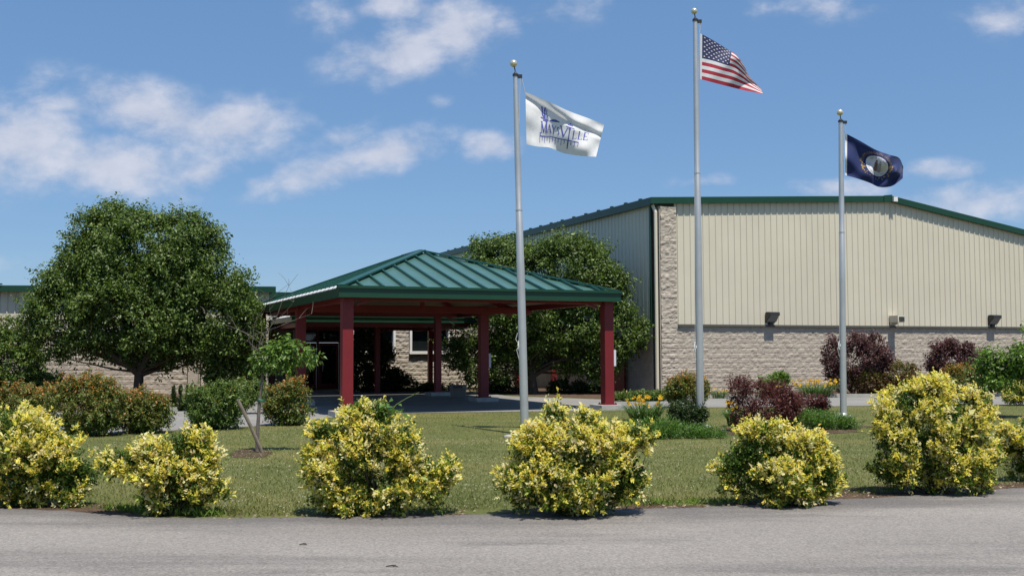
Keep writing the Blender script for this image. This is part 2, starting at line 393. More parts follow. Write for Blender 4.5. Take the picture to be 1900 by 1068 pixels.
def block_wall(P0, P1, z0, z1, name, parent, out, amp=.036, holes=(), seed=0, res=.05, material=None):
    """split-face block masonry: real relief, 0.4 x 0.2 m units with tooled joints; holes = (s0, s1, z0, z1)"""
    P0 = np.array(P0[:2]); P1 = np.array(P1[:2]); L = np.linalg.norm(P1 - P0); d = (P1 - P0) / L; out = np.array(out[:2])
    ns = max(2, int(L / res)); nz = max(2, int((z1 - z0) / res))
    s = np.linspace(0, L, ns + 1); z = np.linspace(z0, z1, nz + 1); SS, ZZ = np.meshgrid(s, z)
    ss, zz = SS.ravel(), ZZ.ravel()
    row = np.floor(zz / .2); sb = ss / .4 + .5 * (row % 2); cb = np.floor(sb)
    fs_ = np.minimum(sb - cb, 1 - sb + cb) * .4; fz = np.minimum(zz / .2 - row, 1 - zz / .2 + row) * .2
    nrm = vnoise(np.c_[ss * 7, zz * 9, cb * 13 + row * 7], seed) * .6 + vnoise(np.c_[ss * 17, zz * 19, row * 0], seed + 1) * .4
    tilt = hash3(cb, row, row * 0, seed) - .5
    h = amp * (nrm * 1.15 + .30 * tilt) * (.55 + .45 * np.clip(np.minimum(fs_, fz) / .03, 0, 1))
    xy = P0 + d * ss[:, None] + out * h[:, None]
    V = np.c_[xy, zz]
    fs = []
    for i in range(nz):
        for j in range(ns):
            cs, cz = (s[j] + s[j + 1]) / 2, (z[i] + z[i + 1]) / 2
            if any(a < cs < b and c < cz < e for a, b, c, e in holes): continue
            k = i * (ns + 1) + j; fs.append((k, k + 1, k + ns + 2, k + ns + 1))
    me = bpy.data.meshes.new(name); me.from_pydata(V.tolist(), [], fs); me.update()
    return link(name, me, material or M_block, parent)

# ------------------------------------------------------------------ the tall hall
hall = thing('hall_building', B(0, 0), 'tall cream metal-sided hall with a split-face block base and green roof edge, behind the flagpoles', 'building')
RIDGE = 12.0; AEND = 25.0; ZE, ZR = 7.74, 8.42
def gable(a): return ZE + (ZR - ZE) * a / RIDGE if a < RIDGE else ZR - .15 * (a - RIDGE)
BAND = 2.78; DEP = 26.0
siding_wall(B(.95, -.03), B(AEND, -.03), BAND, lambda s: gable(s + .95) - .10, 'siding', hall, -NB)
siding_wall(B(0, DEP), B(0, .25), BAND, lambda s: ZE - .1, 'siding', hall, -UA)
block_wall(B(.95, .05), B(AEND, .05), 0, BAND - .02, 'block_wall', hall, -NB, seed=2)
block_wall(B(0.06, DEP), B(0.06, .2), 0, BAND - .02, 'block_wall', hall, -UA, amp=.012, seed=3, res=.1)
# corner pier of block, front and its left cheek
block_wall(B(.22, -.16), B(.95, -.16), 0, ZE - .22, 'corner_pier', hall, -NB, amp=.055, seed=5)
mb = MB(); mb.hexa([B(.18, -.15), B(.95, -.15), B(.95, .6), B(.18, .6)], [B(.18, -.15, ZE - .2), B(.95, -.15, ZE - .2), B(.95, .6, ZE - .2), B(.18, .6, ZE - .2)])
mb.build('pier_core', M_block, hall)
mb = MB(); mb.hexa([B(.95, -.075, BAND - .06), B(AEND, -.075, BAND - .06), B(AEND, .1, BAND - .06), B(.95, .1, BAND - .06)], [B(.95, -.075, BAND + .02), B(AEND, -.075, BAND + .02), B(AEND, .1, BAND + .02), B(.95, .1, BAND + .02)])
mb.build('base_flashing', mat('flashing', (.10, .10, .085), .6), hall)
mb = MB()
def slab(mb, a0, a1, b0, b1, za0, za1, th):
    lo = [B(a0, b0, za0 - th), B(a1, b0, za1 - th), B(a1, b1, za1 - th), B(a0, b1, za0 - th)]
    hi = [B(a0, b0, za0), B(a1, b0, za1), B(a1, b1, za1), B(a0, b1, za0)]
    mb.hexa(lo, hi)
OV = .14
slab(mb, -.1, RIDGE, -OV + .02, DEP, ZE + .1, ZR + .1, .08); slab(mb, RIDGE, AEND + .2, -OV + .02, DEP, ZR + .1, gable(AEND + .2) + .1, .08)
mb.build('roof', M_roof, hall)
mb = MB()
slab(mb, -.22, RIDGE, -OV - .1, -OV, ZE + .13, ZR + .14, .26); slab(mb, RIDGE, AEND + .2, -OV - .1, -OV, ZR + .14, gable(AEND + .2) + .14, .26)
slab(mb, RIDGE - .45, RIDGE, -OV - .13, -OV - .10, ZR + .135, ZR + .185, .30)
mb.build('rake_trim', M_green, hall)
mb = MB(); slab(mb, -.22, -.1, -OV, DEP, ZE + .13, ZE + .13, .30)
for k in range(20):
    b = .8 + k * 1.25
    mb.box(B(-.13, b, ZE + .16), .10, .16, .08, AX)
mb.build('eave_gutter', M_green, hall)
MB().box(B(RIDGE + .12, -OV - .16, ZR - .02), .22, .12, .20, AX).build('ridge_vent_cap', M_white, hall)
mb = MB(); ds = B(-.10, .12)
mb.tube([B(-.02, .0, ZE - .15), B(.05, -.10, ZE - .45), B(.05, -.10, .15), B(.0, -.22, .06)], [.07] * 4, 8)
mb.build('downspout', M_trim, hall)
MB().box(B(-.03, .19, (ZE + BAND) / 2 - .1), .06, .12, ZE - BAND - .2, AX).build('corner_trim', M_green, hall)
# red double door on the shaded side
for k, b in enumerate((3.0, 4.0)):
    d = MB().box(B(-.06, b, 1.07), .05, .94, 2.1, AX).build('door', M_redd, hall)
    MB().box(B(-.11, b + (.36 if k == 0 else -.36), 1.05), .05, .1, .04, AX).build('handle', M_alu, d)
mb = MB(); mb.box(B(-.05, 2.46, 1.1), .09, .1, 2.2, AX).box(B(-.05, 4.54, 1.1), .09, .1, 2.2, AX).box(B(-.05, 3.5, 2.25), .09, 2.18, .1, AX)
mb.build('door_frame', M_red, hall)
mb = MB(); mb.hexa([B(0.3, DEP - .1), B(AEND, DEP - .1), B(AEND, DEP), B(.3, DEP)], [B(.3, DEP - .1, ZE), B(AEND, DEP - .1, gable(AEND)), B(AEND, DEP, gable(AEND)), B(.3, DEP, ZE)])
mb.hexa([B(AEND - .1, .3), B(AEND, .3), B(AEND, DEP - .1), B(AEND - .1, DEP - .1)], [B(AEND - .1, .3, gable(AEND)), B(AEND, .3, gable(AEND)), B(AEND, DEP - .1, gable(AEND)), B(AEND - .1, DEP - .1, gable(AEND))])
mb.build('rear_wall', M_siding, hall)

# lights and vent on the wall
def wall_a(px):      # distance along the hall's front seen at a photo column
    d = ray(px, 590)[:2]; A = np.array([[d[0], -UA[0]], [d[1], -UA[1]]]); return np.linalg.solve(A, C0)[1]
def wall_light(px, label):
    a = wall_a(px); z = BAND + .02; t = thing('wall_light', B(a, -.05, z + .3), label, 'wall light', 'dark wall lights on the hall')
    mb = MB(); lo = []
    prof = [(-.065, .08), (-.065, .50), (-.17, .54), (-.42, .52), (-.43, .40), (-.36, .36)]
    for sx in (-.24, .24): lo.append([B(a + sx, b, z + q) for b, q in prof])
    mb.hexa(lo[0], lo[1]); mb.build('housing', M_dark, t)
    MB().hexa([B(a - .21, -.41, z + .39), B(a + .21, -.41, z + .39), B(a + .21, -.20, z + .12), B(a - .21, -.20, z + .12)],
              [B(a - .21, -.35, z + .37), B(a + .21, -.35, z + .37), B(a + .21, -.10, z + .12), B(a - .21, -.10, z + .12)]).build('lens', M_lens, t)
    MB().box(B(a, -.10, z + .06), .16, .12, .12, AX).build('junction_box', M_dark, t)
wall_light(1427, 'dark boxy wall light on the cream siding between the two taller flagpoles')
wall_light(1838, 'dark boxy wall light on the cream siding nearest the right edge')
a = wall_a(1648); t = thing('wall_vent', B(a + .2, -.05, 3.1), 'cream box-shaped vent hood sticking out of the hall siding right of the navy flag pole', 'vent')
mb = MB().hexa([B(a, -.06, 2.95), B(a + .38, -.06, 2.95), B(a + .38, -.62, 2.95), B(a, -.62, 2.95)], [B(a, -.06, 3.24), B(a + .38, -.06, 3.24), B(a + .38, -.60, 3.24), B(a, -.60, 3.24)])
mb.build('hood', M_trim, t)
mb = MB()
for k in range(5): mb.box(B(a + .20, -.63, 3.0 + k * .045), .30, .03, .022, AX)
mb.build('grille', M_dark, t)
MB().box(B(a + .2, -.12, 2.9), .34, .1, .1, AX).build('collar', M_trim, t)

# ------------------------------------------------------------------ the low wing
wing = thing('low_wing_building', (-20.8, 44.6, 0), 'low cream-and-block wing with green eaves running from the left edge to behind the porch', 'building')
ZW = 4.30
W0 = np.array([-34.0, 42.86]); W1 = np.array([-10.2, 46.0]); wd = (W1 - W0) / np.linalg.norm(W1 - W0); wn = np.array([wd[1], -wd[0]])
BW = 12.0                                                     # the recessed entrance wall lies at b = BW
P2a = B(-14.5, BW)[:2]; P2b = B(-.05, BW)[:2]
siding_wall(W0, W1, 2.62, lambda s: ZW - .05, 'siding', wing, wn)
block_wall(W0 - wn * .06, W1 - wn * .06, 0, 2.6, 'block_wall', wing, wn, seed=8)
# entrance wall with two windows and glass doors
def along2(px):
    d = ray(px, 640)[:2]; A = np.array([[d[0], -UA[0]], [d[1], -UA[1]]]); return np.linalg.solve(A, C0 + NB * BW)[1]
aw = [(along2(652), along2(731)), (along2(760), along2(832))]
ad0, ad1 = along2(545), along2(632)
zs, zh = 1.74, 2.80
holes = [(x0 + 14.5, x1 + 14.5, zs, zh) for x0, x1 in aw] + [(ad0 + 14.5, ad1 + 14.5, -.1, 3.0)]
block_wall(P2a, P2b, 0, 3.35, 'block_wall', wing, -NB, amp=.055, holes=holes, seed=11)
siding_wall(P2a, P2b, 3.36, lambda s: ZW - .05, 'siding', wing, -NB)
for x0, x1 in aw:
    fr = MB()
    fr.box(B((x0 + x1) / 2, BW - .06, zs - .04), x1 - x0 + .1, .24, .14, AX).box(B((x0 + x1) / 2, BW - .06, zh + .05), x1 - x0 + .1, .24, .12, AX)
    for x in (x0 + .02, x1 - .02): fr.box(B(x, BW - .06, (zs + zh) / 2), .11, .22, zh - zs - .03, AX)
    fr.box(B((x0 + x1) / 2, BW + .02, (zs + zh) / 2), .05, .06, zh - zs - .03, AX, )
    f = fr.build('window', M_white, wing)
    MB().box(B((x0 + x1) / 2, BW + .06, (zs + zh) / 2), x1 - x0, .02, zh - zs, AX).build('pane', M_glass, f)
fr = MB(); mid = (ad0 + ad1) / 2
for x in (ad0 + .05, mid, ad1 - .05): fr.box(B(x, BW - .04, 1.5), .1, .14, 3.0, AX)
for z in (2.22, 2.96): fr.box(B(mid, BW - .04, z), ad1 - ad0 - .2, .12, .09, AX)
fr.build('entrance_frame', M_red, wing)
MB().box(B(mid, BW + .01, 2.6), ad1 - ad0 - .2, .02, .68, AX).build('transom_pane', M_glass, wing)
for k, (x0, x1) in enumerate(((ad0 + .1, mid - .05), (mid + .05, ad1 - .1))):
    db = MB(); xm = (x0 + x1) / 2; wd_ = x1 - x0 - .02
    db.box(B(x0 + .08, BW - .05, 1.09), .12, .06, 2.14, AX).box(B(x1 - .08, BW - .05, 1.09), .12, .06, 2.14, AX)
    db.box(B(xm, BW - .05, .15), wd_ - .26, .06, .26, AX).box(B(xm, BW - .05, 2.09), wd_ - .26, .06, .14, AX)
    dd = db.build('glass_door', M_redd, wing)
    MB().box(B(xm, BW - .04, 1.15), wd_ - .26, .02, 1.74, AX).build('pane', M_glass, dd)
    hx = x1 - .18 if k == 0 else x0 + .18
    MB().box(B(hx, BW - .12, 1.1), .03, .05, .5, AX).build('handle', M_alu, dd)
# roof over both parts
def offs(p, n, k): return np.array([p[0] + n[0] * k, p[1] + n[1] * k])
rp = [offs(W0, wn, .3), offs(W1, wn, .3) + wd * .25, offs(P2a, -NB, .3) + UA * 1.0, offs(P2b, -NB, .3), B(-.3, 24)[:2], (-34, 62)]
mb = MB(); mb.hexa([(p[0], p[1], ZW + .06) for p in rp], [(p[0], p[1], ZW + .16) for p in rp]); mb.build('roof', M_roof, wing)
mb = MB()
for p, q in zip(rp[:3], rp[1:4]):
    pp = np.array([p[0], p[1], ZW + .04]); qq = np.array([q[0], q[1], ZW + .04]); mb.beam(pp, qq, .12, .24)
s_ = 0.6
while s_ < 24:
    p = offs(W0 + wd * s_, wn, .33); mb.box((p[0], p[1], ZW + .21), .10, .16, .05, (np.array([wd[0], wd[1], 0]), np.array([wn[0], wn[1], 0]), Z3)); s_ += 1.6
mb.build('eave_gutter', M_green, wing)
mb = MB(); mb.hexa([(W1[0] - .1, W1[1], 0), (W1[0], W1[1], 0), tuple(P2a + UA * .1) + (0,), tuple(P2a) + (0,)], [(W1[0] - .1, W1[1], ZW), (W1[0], W1[1], ZW), tuple(P2a + UA * .1) + (ZW,), tuple(P2a) + (ZW,)])
mb.build('return_wall', M_block, wing)
q = W0 + wd * ((at(372, 700, 45.3)[0] - W0[0]) / wd[0])
mb = MB(); qo = offs(q, wn, .12); mb.tube([(qo[0], qo[1], ZW - .1), (qo[0], qo[1], .12), (qo[0] + wn[0] * .15, qo[1] + wn[1] * .15, .05)], [.07] * 3, 8); mb.build('downspout', M_trim, wing)
p = offs(q - wd * .38, wn, .06); MB().box((p[0], p[1], 1.3), .4, .2, 2.6, (np.array([wd[0], wd[1], 0]), np.array([wn[0], wn[1], 0]), Z3)).build('wall_pier', M_block, wing)

# ------------------------------------------------------------------ the porch (drive-through canopy)
porch = thing('porch_canopy', B(-11.2, -3.7), 'green hipped metal drive-through porch on dark red square columns, before the entrance', 'porch')
a0, a1, b0, b1 = -15.3, -7.08, -10.2, 2.9
ZEV, ZAP = 3.38, 4.90; am = (a0 + a1) / 2 - .05; bf, bk = b0 + 5.57, b1 - 5.57
def hip_roof(parent, a0, a1, b0, b1, bf, bk, am, ze, zap, seam, fas, with_seams=True):
    E = [B(a0, b0, ze), B(a1, b0, ze), B(a1, b1, ze), B(a0, b1, ze)]; Pf, Pb = B(am, bf, zap), B(am, bk, zap)
    mb = MB(); mb.add(E + [Pf, Pb], [(0, 1, 4), (1, 2, 5, 4), (2, 3, 5), (3, 0, 4, 5)]); mb.build('roof', M_roof, parent)
    dz = np.array([0, 0, -.10])
    i = .12
    E2 = [B(a0 + i, b0 + i, ze), B(a1 - i, b0 + i, ze), B(a1 - i, b1 - i, ze), B(a0 + i, b1 - i, ze)]
    mb = MB(); mb.add([e + dz for e in E2] + [Pf + dz * 1.6, Pb + dz * 1.6], [(1, 0, 4), (2, 1, 4, 5), (3, 2, 5), (0, 3, 5, 4)]); mb.build('ceiling', M_soffit, parent)
    # fascia with gutter lip
    mb = MB(); zc = ze - fas / 2 + .02
    for p, q in ((B(a0 - .05, b0, zc), B(a1 + .05, b0, zc)), (B(a0 - .05, b1, zc), B(a1 + .05, b1, zc))): mb.beam(p, q, .1, fas)
    for p, q in ((B(a0, b0 + .05, zc), B(a0, b1 - .05, zc)), (B(a1, b0 + .05, zc), B(a1, b1 - .05, zc))): mb.beam(p, q, .1, fas)
    mb.build('fascia', M_green, parent)
    mb = MB(); zg = ze + .025
    mb.beam(B(a0 - .09, b0 - .07, zg), B(a1 + .09, b0 - .07, zg), .06, .07).beam(B(a1 + .07, b0 - .04, zg), B(a1 + .07, b1, zg), .06, .07)
    mb.build('gutter', M_green, parent)
    if with_seams:
        mb = MB(); up = np.array([0, 0, .03])
        def seamline(p, q):
            if np.linalg.norm(q - p) > .35: mb.beam(p + up, q + up, .05, .10)
        n = int((a1 - a0) / seam)
        for k in range(1, n + 1):
            a = a0 + (a1 - a0) * k / (n + 1)
            tt = (a - a0) / (am - a0) if a < am else (a1 - a) / (a1 - am)
            seamline(B(a, b0, ze), B(a, b0 + (bf - b0) * tt, ze + (zap - ze) * tt))
            seamline(B(a, b1, ze), B(a, b1 - (b1 - bk) * tt, ze + (zap - ze) * tt))
        n = int((b1 - b0) / seam)
        for k in range(1, n + 1):
            b = b0 + (b1 - b0) * k / (n + 1)
            tt = min((b - b0) / (bf - b0), (b1 - b) / (b1 - bk), 1)
            seamline(B(a0, b, ze), B(a0 + (am - a0) * tt, b, ze + (zap - ze) * tt))
            seamline(B(a1, b, ze), B(a1 - (a1 - am) * tt, b, ze + (zap - ze) * tt))
        mb.build('standing_seam', M_seam, parent)
        mb = MB(); u2 = np.array([0, 0, .075])
        for e, P in ((E[0], Pf), (E[1], Pf), (E[2], Pb), (E[3], Pb)): mb.beam(e + u2 * .8, P + u2, .22, .05)
        mb.beam(Pf + u2, Pb + u2, .24, .05); mb.build('ridge_cap', M_seam, parent)
    return E
hip_roof(porch, a0, a1, b0, b1, bf, bk, am, ZEV, ZAP, .61, .27)
# sun glints painted as pale strips along the left eave, broken at each seam
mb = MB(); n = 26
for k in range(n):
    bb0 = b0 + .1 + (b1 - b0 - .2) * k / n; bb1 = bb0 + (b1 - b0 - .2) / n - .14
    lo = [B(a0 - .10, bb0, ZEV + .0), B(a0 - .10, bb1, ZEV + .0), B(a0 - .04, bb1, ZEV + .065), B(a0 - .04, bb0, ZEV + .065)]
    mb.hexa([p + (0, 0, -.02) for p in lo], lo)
mb.build('eave_glint_strip', mat('glint_white', (.88, .87, .83), .4, spec=.6, var=.04), porch)
def col_at(px, b):
    d = ray(px, 700)[:2]; A = np.array([[d[0], -UA[0]], [d[1], -UA[1]]]); return np.linalg.solve(A, C0 + NB * b)[1]
cols = [(col_at(643, b0 + .45), b0 + .45, .29), (col_at(1127, b0 + .45), b0 + .45, .29), (col_at(557, -3.1), -3.1, .29), (col_at(897, -3.1), -3.1, .29), (col_at(484, b1 - .4), b1 - .4, .29), (col_at(812, b1 - .3), b1 - .3, .24)]
for a, b, wdt in cols:
    c = MB().box(B(a, b, (3.26 + .15) / 2), wdt, wdt, 3.26 - .15, AX).build('column', M_red, porch)
    mb = MB(); mb.box(B(a, b, .162), wdt + .12, wdt + .12, .03, AX)
    for sx in (-1, 1):
        for sy in (-1, 1): mb.box(B(a + sx * (wdt / 2 + .03), b + sy * (wdt / 2 + .03), .19), .03, .03, .04, AX)
    mb.build('base_plate', M_red, c)
    MB().box(B(a, b, .07), .80, .80, .15, AX).build('pedestal', M_conc, porch)
# perimeter beams, cross beams and trusses of red steel
mb = MB()
ca0, ca1 = a0 + .45, a1 - .35
for b in (b0 + .45, -3.1, b1 - .4): mb.beam(B(ca0, b, 3.16), B(ca1, b, 3.16), .16, .18)
for a in (ca0, ca1): mb.beam(B(a, b0 + .45, 3.15), B(a, b1 - .4, 3.15), .15, .17)
mb.build('beam', M_red, porch)
mb = MB()
for b in (b0 + .45, -3.1, b1 - .4):
    if b == -3.1:
        mb.beam(B(ca0, b, 3.15), B(am, b, 4.5), .12, .16).beam(B(ca1, b, 3.15), B(am, b, 4.5), .12, .16)
    for a, s in ((ca0 + .1, 1), (ca1 - .1, -1)):
        mb.beam(B(a, b, 2.95), B(a + s * .5, b, 3.14), .07, .07)
for p in (B(a0 + .4, b0 + .4, 3.2), B(a1 - .4, b0 + .4, 3.2)): mb.beam(p, B(am, bf, 4.62), .12, .16)
for p in (B(a0 + .4, b1 - .4, 3.2), B(a1 - .4, b1 - .4, 3.2)): mb.beam(p, B(am, bk, 4.62), .12, .16)
mb.beam(B(am, bf, 3.1), B(am, bf, 4.6), .14, .14, up=(1, 0, 0)).beam(B(ca0, bf, 3.05), B(ca1, bf, 3.05), .14, .2)
mb.build('rafter', M_red, porch)

# second, lower canopy between the porch and the doors
can2 = thing('entrance_canopy', B(-9.8, 6.9), 'lower green-edged canopy on thin dark red posts between the porch and the entrance doors', 'canopy')
c0, c1, d0, d1 = -13.8, -5.75, 3.5, 10.3
hip_roof(can2, c0, c1, d0, d1, d0 + 3.3, d1 - 3.3, (c0 + c1) / 2, 3.08, 3.75, .61, .22, True)
for a, b in ((c0 + .4, d0 + .4), (col_at(700, 6.5), 6.5), (c0 + .4, d1 - .4), (c1 - .4, d1 - .4)):
    MB().box(B(a, b, 1.45), .2, .2, 2.9, AX).build('post', M_red, can2)
mb = MB(); mb.beam(B(c0 + .4, d0 + .4, 2.8), B(c1 - .4, d0 + .4, 2.8), .14, .2).beam(B(c0 + .4, d1 - .4, 2.8), B(c1 - .4, d1 - .4, 2.8), .14, .2)
for a in (c0 + .4, c1 - .4): mb.beam(B(a, d0 + .4, 2.79), B(a, d1 - .4, 2.79), .13, .19)
mb.build('beam', M_red, can2)
MB().hexa([B(-13.8, 10.36, 3.0), B(-9.6, 10.36, 3.0), B(-9.6, 11.94, 3.05), B(-14.3, 11.94, 3.05)], [B(-13.8, 10.36, 3.1), B(-9.6, 10.36, 3.1), B(-9.6, 11.94, 3.2), B(-14.3, 11.94, 3.2)]).build('door_shade_slab', M_green, can2)  # roof piece added to keep the entrance doors in shade
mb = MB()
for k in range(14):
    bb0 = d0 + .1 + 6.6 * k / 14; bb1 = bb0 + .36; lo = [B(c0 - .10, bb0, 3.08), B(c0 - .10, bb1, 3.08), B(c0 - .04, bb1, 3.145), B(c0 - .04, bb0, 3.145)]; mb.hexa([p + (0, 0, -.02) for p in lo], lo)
mb.build('eave_glint_strip', MATS['glint_white'], can2)  # pale strips painted in for glints on the canopy's left eave
wk = thing('covered_walkway', B(-3, 9), 'narrow covered walkway on two dark red posts, half hidden behind the tree beside the porch', 'walkway')
mb = MB().hexa([B(-5.6, 7.7, 2.9), B(-.35, 7.7, 2.9), B(-.35, 10.4, 3.0), B(-5.6, 10.4, 3.0)], [B(-5.6, 7.7, 3.1), B(-.35, 7.7, 3.1), B(-.35, 10.4, 3.2), B(-5.6, 10.4, 3.2)]); mb.build('roof', M_green, wk)
for px in (960, 1027): MB().box(B(col_at(px, 8.0), 8.0, 1.45), .22, .22, 2.9, AX).build('post', M_red, wk)
# paper notices fixed to two porch columns
for (a, b, wdt), lab, z in ((cols[1], 'white notice sheet on the right side of the near right porch column', 1.5), (cols[3], 'small pale notice on the inner porch column near the middle flagpole side', 1.4)):
    t = thing('notice', B(a + wdt / 2 + .03, b, z), lab, 'notice', 'notices on porch columns')
    MB().box(B(a + wdt / 2 + .06, b - .06, z), .10, .02, .46, AX).build('sheet', M_notice, t)
    MB().box(B(a + wdt / 2 + .055, b - .045, z), .13, .008, .49, AX).build('backing', M_alu, t)
# litter bin under the porch
bp = at(850, 735, 40.5); t = thing('litter_bin', (bp[0], bp[1], 0), 'beige litter bin with a dark slot, in the shade under the porch', 'bin')
mb = MB().hexa([(bp[0] + x, bp[1] + y, .02) for x, y in ((-.25, -.25), (.25, -.25), (.25, .25), (-.25, .25))], [(bp[0] + x, bp[1] + y, .36) for x, y in ((-.3, -.3), (.3, -.3), (.3, .3), (-.3, .3))]); mb.build('body', M_bin, t)
MB().hexa([(bp[0] + x, bp[1] + y, .36) for x, y in ((-.33, -.33), (.33, -.33), (.33, .33), (-.33, .33))], [(bp[0] + x, bp[1] + y, .5) for x, y in ((-.26, -.26), (.26, -.26), (.26, .26), (-.26, .26))]).build('lid', M_bin, t)
MB().box((bp[0], bp[1] - .305, .43), .34, .03, .08).build('slot', M_dark, t)

# ------------------------------------------------------------------ plants
def leaf_mesh(name, P, D, size, cols, wid=.5, fold=.25, seed=0, face_up=1.1):
    """P base points, D unit directions, size lengths, cols rgb -> folded diamond leaves"""
    g = np.random.default_rng(seed); n = len(P)
    r = g.normal(size=(n, 3)); r /= np.linalg.norm(r, axis=1)[:, None]; r = r + np.array([.12, -.35, 1.0]) * face_up      # blades turn their faces to the light
    x = np.cross(D, r); x /= np.linalg.norm(x, axis=1)[:, None] + 1e-9; nn = np.cross(x, D)
    L = size[:, None]
    base = P; tip = P + D * L + nn * L * -.08
    m1 = P + D * L * .48 + x * L * wid * .5 + nn * L * fold * wid; m2 = P + D * L * .48 - x * L * wid * .5 + nn * L * fold * wid
    V = np.stack([base, m1, tip, m2], 1).reshape(-1, 3)
    k = np.arange(n)[:, None] * 4
    T = np.concatenate([k + np.array([[0, 1, 2]]), k + np.array([[0, 2, 3]])], 1).reshape(-1, 3)
    me = bpy.data.meshes.new(name); me.vertices.add(n * 4); me.vertices.foreach_set('co', V.ravel())
    me.loops.add(n * 6); me.loops.foreach_set('vertex_index', T.ravel().astype(np.int32))
    me.polygons.add(n * 2); me.polygons.foreach_set('loop_start', np.arange(n * 2, dtype=np.int32) * 3)
    ca = me.color_attributes.new('Col', 'FLOAT_COLOR', 'POINT')
    c4 = np.ones((n * 4, 4)); c4[:, :3] = np.repeat(cols, 4, 0); ca.data.foreach_set('color', c4.ravel().astype(np.float32))
    me.update(calc_edges=True); me.validate(); return me

def sample_lobes(g, lobes, n, shell=.72):
    """lobes: (centre xyz, radii xyz). points biased to the shells, with outward normals; deep interior dropped"""
    vol = np.array([r[0] * r[2] + r[1] * r[2] + r[0] * r[1] for c, r in lobes]); idx = g.choice(len(lobes), n, p=vol / vol.sum())
    C = np.array([l[0] for l in lobes])[idx]; Rr = np.array([l[1] for l in lobes])[idx]
    d = g.normal(size=(n, 3)); d /= np.linalg.norm(d, axis=1)[:, None]
    rad = shell + (1.04 - shell) * g.random(n) ** .7
    P = C + d * Rr * rad[:, None]; N = d / Rr; N /= np.linalg.norm(N, axis=1)[:, None]
    keep = np.ones(n, bool)
    for c, r in lobes: keep &= (np.linalg.norm((P - c) / r, axis=1) > .55)
    return P[keep], N[keep]

def sprigs(g, P, N, per, L, up=.5, spread=.75, leaf=.05, jitter=.3, whorl=False):
    """turn shoot positions into leaf bases and directions; also returns position along shoot 0..1 and shoot id"""
    n = len(P); ax = N + np.array([0, 0, up]) + g.normal(size=(n, 3)) * .35; ax /= np.linalg.norm(ax, axis=1)[:, None]
    t = np.tile(np.linspace(0, 1, per), n); i = np.repeat(np.arange(n), per)
    q = g.normal(size=(n * per, 3)); side = np.cross(ax[i], q); side /= np.linalg.norm(side, axis=1)[:, None] + 1e-9
    D = ax[i] * (1 - spread * (1 - .35 * t))[:, None] + side * spread; D /= np.linalg.norm(D, axis=1)[:, None]
    Q = P[i] + ax[i] * (t * L - L * .5)[:, None] + g.normal(size=(n * per, 3)) * leaf * jitter
    return Q, D, t, i

def px_lobes(L, Y, dk=.8, zmin=0.02):
    """lobes given as photo columns/rows at a real distance -> ellipsoids in metres; 5th value shifts in depth"""
    out = []
    for l in L:
        c = at(l[0], l[1], Y); k = Y / F
        rx, rz = l[2] * k, l[3] * k; ry = dk * .5 * (rx + rz) if len(l) < 6 else l[5]
        if len(l) > 4: c = c + np.array([0, l[4], 0]) 
        out.append((c, np.array([rx, max(ry, .05), rz])))
    return out

def stems(mb, base, lobes, g, n, r0, sway=.15):
    for k in range(n):
        c, r = lobes[k % len(lobes)]; e = c + g.normal(size=3) * r * .3; e[2] = max(e[2], .12)
        b = base + np.array([g.normal() * r0 * 3, g.normal() * r0 * 3, -.03])
        m = (b + e) / 2 + g.normal(size=3) * np.linalg.norm(e - b) * sway; m[2] = max(m[2], .06)
        mb.tube([b, (b + m) / 2 + (0, 0, .02), m, e], [r0, r0 * .8, r0 * .6, r0 * .3], 5)

# palettes: functions (g, n leaves, t along the shoot, shoot id, height 0..1) -> rgb
def vary(g, base, n, s=.22):
    return np.array(base)[None] * np.exp(g.normal(size=(n, 1)) * s) * np.exp(g.normal(size=(n, 3)) * .06)
def pal_gold(g, t, i, h):
    n = len(t); ns = i.max() + 1
    gold = np.minimum(vary(g, (.89, .785, .14), n, .09), .94); cream = np.minimum(vary(g, (.92, .84, .45), n, .06), .94); green = vary(g, (.085, .15, .022), n, .3); lime = vary(g, (.36, .42, .055), n, .2)
    hs = np.zeros(ns); hs[i] = h                            # some shoots, mostly low ones, are reverted to green
    grn = (g.random(ns) < np.clip(.46 - .52 * hs, .03, 1)) | (np.bincount(i, t, ns) < .01)
    isg = ~grn[i] & (g.random(n) < .25 + 1.6 * t)
    crm = (g.random(ns) < .3)[i]
    out = np.where(isg[:, None], np.where(crm[:, None], cream, gold), green)
    k = isg & (g.random(n) < .10); out[k] = cream[k]
    k = ~isg & (t > .1) & (g.random(n) < .35); out[k] = lime[k]
    return out
def pal_mix(*cw):
    """(colour, weight, lo height, hi height)"""
    def f_(g, t, i, h):
        n = len(t); W_ = np.stack([w_ * np.clip((h - lo) / .25 + .5, 0.02, 1) * np.clip((hi - h) / .25 + .5, .02, 1) * np.ones(n) for c, w_, lo, hi in cw], 1)
        W_ *= np.exp(g.normal(size=(i.max() + 1, len(cw)))[i] * .7); W_ /= W_.sum(1)[:, None]
        k = (g.random(n)[:, None] > np.cumsum(W_, 1)).sum(1).clip(0, len(cw) - 1)
        return np.array([c for c, *_ in cw])[k] * np.exp(g.normal(size=(n, 1)) * .25)
    return f_
